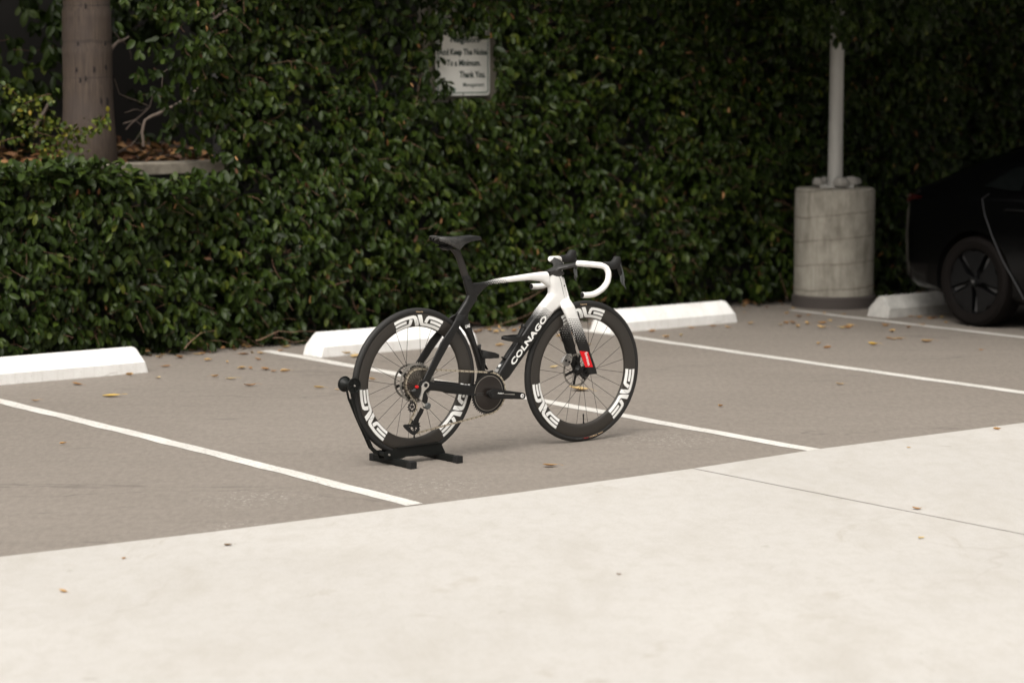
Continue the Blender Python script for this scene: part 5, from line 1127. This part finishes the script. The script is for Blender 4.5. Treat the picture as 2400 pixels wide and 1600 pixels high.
b = MB(); b.tube([(cx_, 0, cz_), (cx_-abs(az)*.0008, 0, cz_+abs(ax)*.0008)], [.0085, .0085], 20); b.build('port_button', M_white, frame)
gx = Bl(9, 590, 1290, -.03); b = MB(); b.box(gx[0]-.004, gx[0]+.004, -.040, -.024, gx[1]-.045, gx[1]+.035); b.tube([(gx[0]+.002, -.036, gx[1]-.028), (gx[0]+.02, -.043, gx[1]-.034), (gx[0]+.045, -.045, gx[1]-.030)], [.005, .0065, .0055], 10); b.build('chain_guide', M_blk, bike, bevel=.001)
g2 = Bl(9, 655, 1255, -.04); b = MB(); b.lathe([(.001, -.044), (.003, -.044), (.003, -.036), (.001, -.036)], 10, 'y', (g2[0], 0, g2[1])); b.build('guide_bolt', M_silv, bike)
fcal = empty('front_brake_caliper'); fcal.parent = bike
def cpoly(pts, y0, y1, m, name, bev=.002): b = MB(); b.prism([Bl(11, x, y, (y0+y1)/2) for x, y in pts], y0, y1); b.build(name, m, fcal, bevel=bev)
cpoly([(270, 830), (330, 770), (440, 770), (450, 900), (430, 1010), (330, 1100), (240, 1090), (180, 1000)], .034, .040, M_silv, 'caliper_body')
cpoly([(270, 830), (330, 770), (440, 770), (450, 900), (430, 1010), (330, 1100), (240, 1090), (180, 1000)], .047, .056, M_silv, 'caliper_body')
cpoly([(250, 850), (300, 870), (220, 1020), (180, 1000)], .0338, .058, M_silv, 'caliper_bridge')
cpoly([(440, 850), (480, 800), (560, 775), (560, 800), (490, 830), (455, 900)], .036, .040, M_rotor, 'pad_cover')
for x, y in ((385, 985), (300, 945)):
    c_ = Bl(11, x, y, .034); b = MB(); b.lathe([(.001, .032), (.0055, .032), (.006, .034), (.001, .0342)], 16, 'y', (c_[0], 0, c_[1])); b.build('piston_cap', M_blk, fcal)
c_ = (FA[0], FA[1]); b = MB(); b.lathe([(.001, -.0650), (.0065, -.0650), (.0075, -.0636), (.001, -.0636)], 16, 'y', (c_[0]+.004, 0, c_[1])); b.build('thru_axle', M_blk2, fork)
rc2 = empty('rear_brake_caliper'); rc2.parent = bike; b = MB(); b.prism([(RA[0]+.055, RA[1]-.012), (RA[0]+.14, RA[1]-.022), (RA[0]+.14, RA[1]+.008), (RA[0]+.10, RA[1]+.030), (RA[0]+.06, RA[1]+.022)], .034, .056); b.build('caliper_body', M_silv, rc2, bevel=.003)
b = MB(); b.prism([Bl(3, x, y, -.05) for x, y in ((1275, 575), (1640, 600), (1640, 625), (1300, 592))], -.053, -.040); b.build('chainstay_guard', M_blk2, bike)

# ------------------------------------------------------------------ wheel stand
sd_ = empty('bicycle_stand', tuple(BO), BA); tag(sd_, 'black folding floor stand clasping the rear bicycle wheel with two rollers', 'bicycle stand')
def gz(px, py):      # ground point -> bicycle frame
    p = Gp(px, py); v_ = np.array(p)-BO; return float(v_@EX), float(v_@EY)
z3 = lambda x, y: (780+x/4.9, 800+y/4.9)
rn = gz(*z3(905, 1462)); rf = gz(*z3(405, 1345)); fn_ = gz(*z3(1430, 1392))
xr_ = (rn[0]+rf[0])/2; xf_ = fn_[0]
for nm, xc in (('foot', xr_+.0), ('foot', xf_)):
    b = MB(); b.box(xc-.0155, xc+.0155, -.165, .155, .004, .030); ft = b.build(nm, M_stand, sd_, bevel=.002)
    for y in (-.150, .142):
        b = MB(); b.box(xc-.017, xc+.017, y-.017, y+.017, .0, .033); b.lathe([(.001, .033), (.007, .033), (.006, .0355), (.001, .0355)], 14, 'z', (xc, y, 0)); b.build('rubber_cap', M_blk2, ft, bevel=.002)
for s_ in (-1, 1):                                         # the two rails of the trough
    pts = [Bl(13, x, y, -.026, False) for x, y in ((300, 965), (320, 910), (440, 905), (450, 860), (1905, 668), (1985, 740), (2110, 1030), (2090, 1100), (1600, 1110), (1480, 1060), (1300, 1090), (1180, 1120), (760, 1165), (620, 1235), (300, 1260), (60, 1290), (20, 1200), (-20, 1060), (0, 1000))]
    b = MB(); b.prism(pts, s_*.024, s_*.027); b.build('rail', M_stand, sd_)
    pts = [Bl(13, x, y, -.026, False) for x, y in ((455, 858), (1905, 668), (1912, 690), (460, 880))]
    b = MB(); b.prism(pts, s_*.024, s_*.034); b.build('rail_flange', M_stand, sd_)
lo = Bl(13, 180, 1110, -.03, False)
b = MB(); b.lathe([(.001, -.034), (.0045, -.034), (.0055, -.031), (.0055, -.0275), (.001, -.0275)], 16, 'y', (lo[0], 0, lo[1])); b.build('pivot_bolt', M_silv, sd_)
b = MB(); b.lathe([(.001, -.02), (.011, -.02), (.011, .06), (.001, .06)], 20, 'y', (lo[0]-.012, 0, lo[1]+.002)); b.build('pivot_tube', M_stand, sd_, ang=.6)
cr0 = Bl(3, 190, 497, -.011, False); ro_ = empty('roller', (cr0[0], -.011, cr0[1])); ro_.parent = sd_
for s_ in (-1, 1):
    b = MB(); b.lathe([(.030, s_*.034), (.0345, s_*.034), (.0355, s_*.036), (.0345, s_*.041), (.031, s_*.041), (.029, s_*.036), (.004, s_*.036), (.004, s_*.034)], 40, 'y', close=True)
    for k_ in range(8):
        a = 2*PI*k_/8+.2; dx_, dz_ = math.cos(a), math.sin(a); nx_, nz_ = -dz_*.0011, dx_*.0011
        b.prism([(dx_*.005+nx_, dz_*.005+nz_), (dx_*.0305+nx_, dz_*.0305+nz_), (dx_*.0305-nx_, dz_*.0305-nz_), (dx_*.005-nx_, dz_*.005-nz_)], s_*.034, s_*.0395)
    b.build('roller_disc', M_stand, ro_, ang=.6)
    b = MB(); b.lathe([(.001, s_*.044), (.0035, s_*.044), (.0045, s_*.041), (.0045, s_*.036), (.001, s_*.036)], 14, 'y'); b.build('axle_nut', M_silv, ro_)
b = MB(); b.lathe([(.030, -.034), (.018, -.020), (.012, -.010), (.012, .010), (.018, .020), (.030, .034), (.001, .0341), (.001, -.0341)], 32, 'y', close=True); b.build('roller_core', M_stand, ro_, smooth=True, ang=.6)
ar = MB()
upx = [Bl(3, x, y, -.006, False) for x, y in ((178, 540), (205, 660), (290, 880), (385, 1090), (440, 1215), (500, 1275))]
for y in (-.021, .010): ar.tube([(x, y*(1 if i_ < 2 else .62), z_) for i_, (x, z_) in enumerate(upx)], [.0050, .0058, .0062, .0062, .0065, .0065], 10, flat=(.7, 1.))
ar.prism([(x, z_) for x, z_ in upx[1:]]+[(x+.006, z_) for x, z_ in reversed(upx[1:])], -.010, .004)
ar.tube([(cr0[0], -.038, cr0[1]), (cr0[0], .016, cr0[1])], .006, 10); ar.build('upright_arm', M_stand, sd_, smooth=True, ang=.8)
b = MB(); b.tube([(upx[3][0]-.012, -.02, upx[3][1]-.01), (upx[3][0]+.006, -.016, upx[3][1]-.01)], .003, 6); b.build('lock_tab', M_stand, sd_)
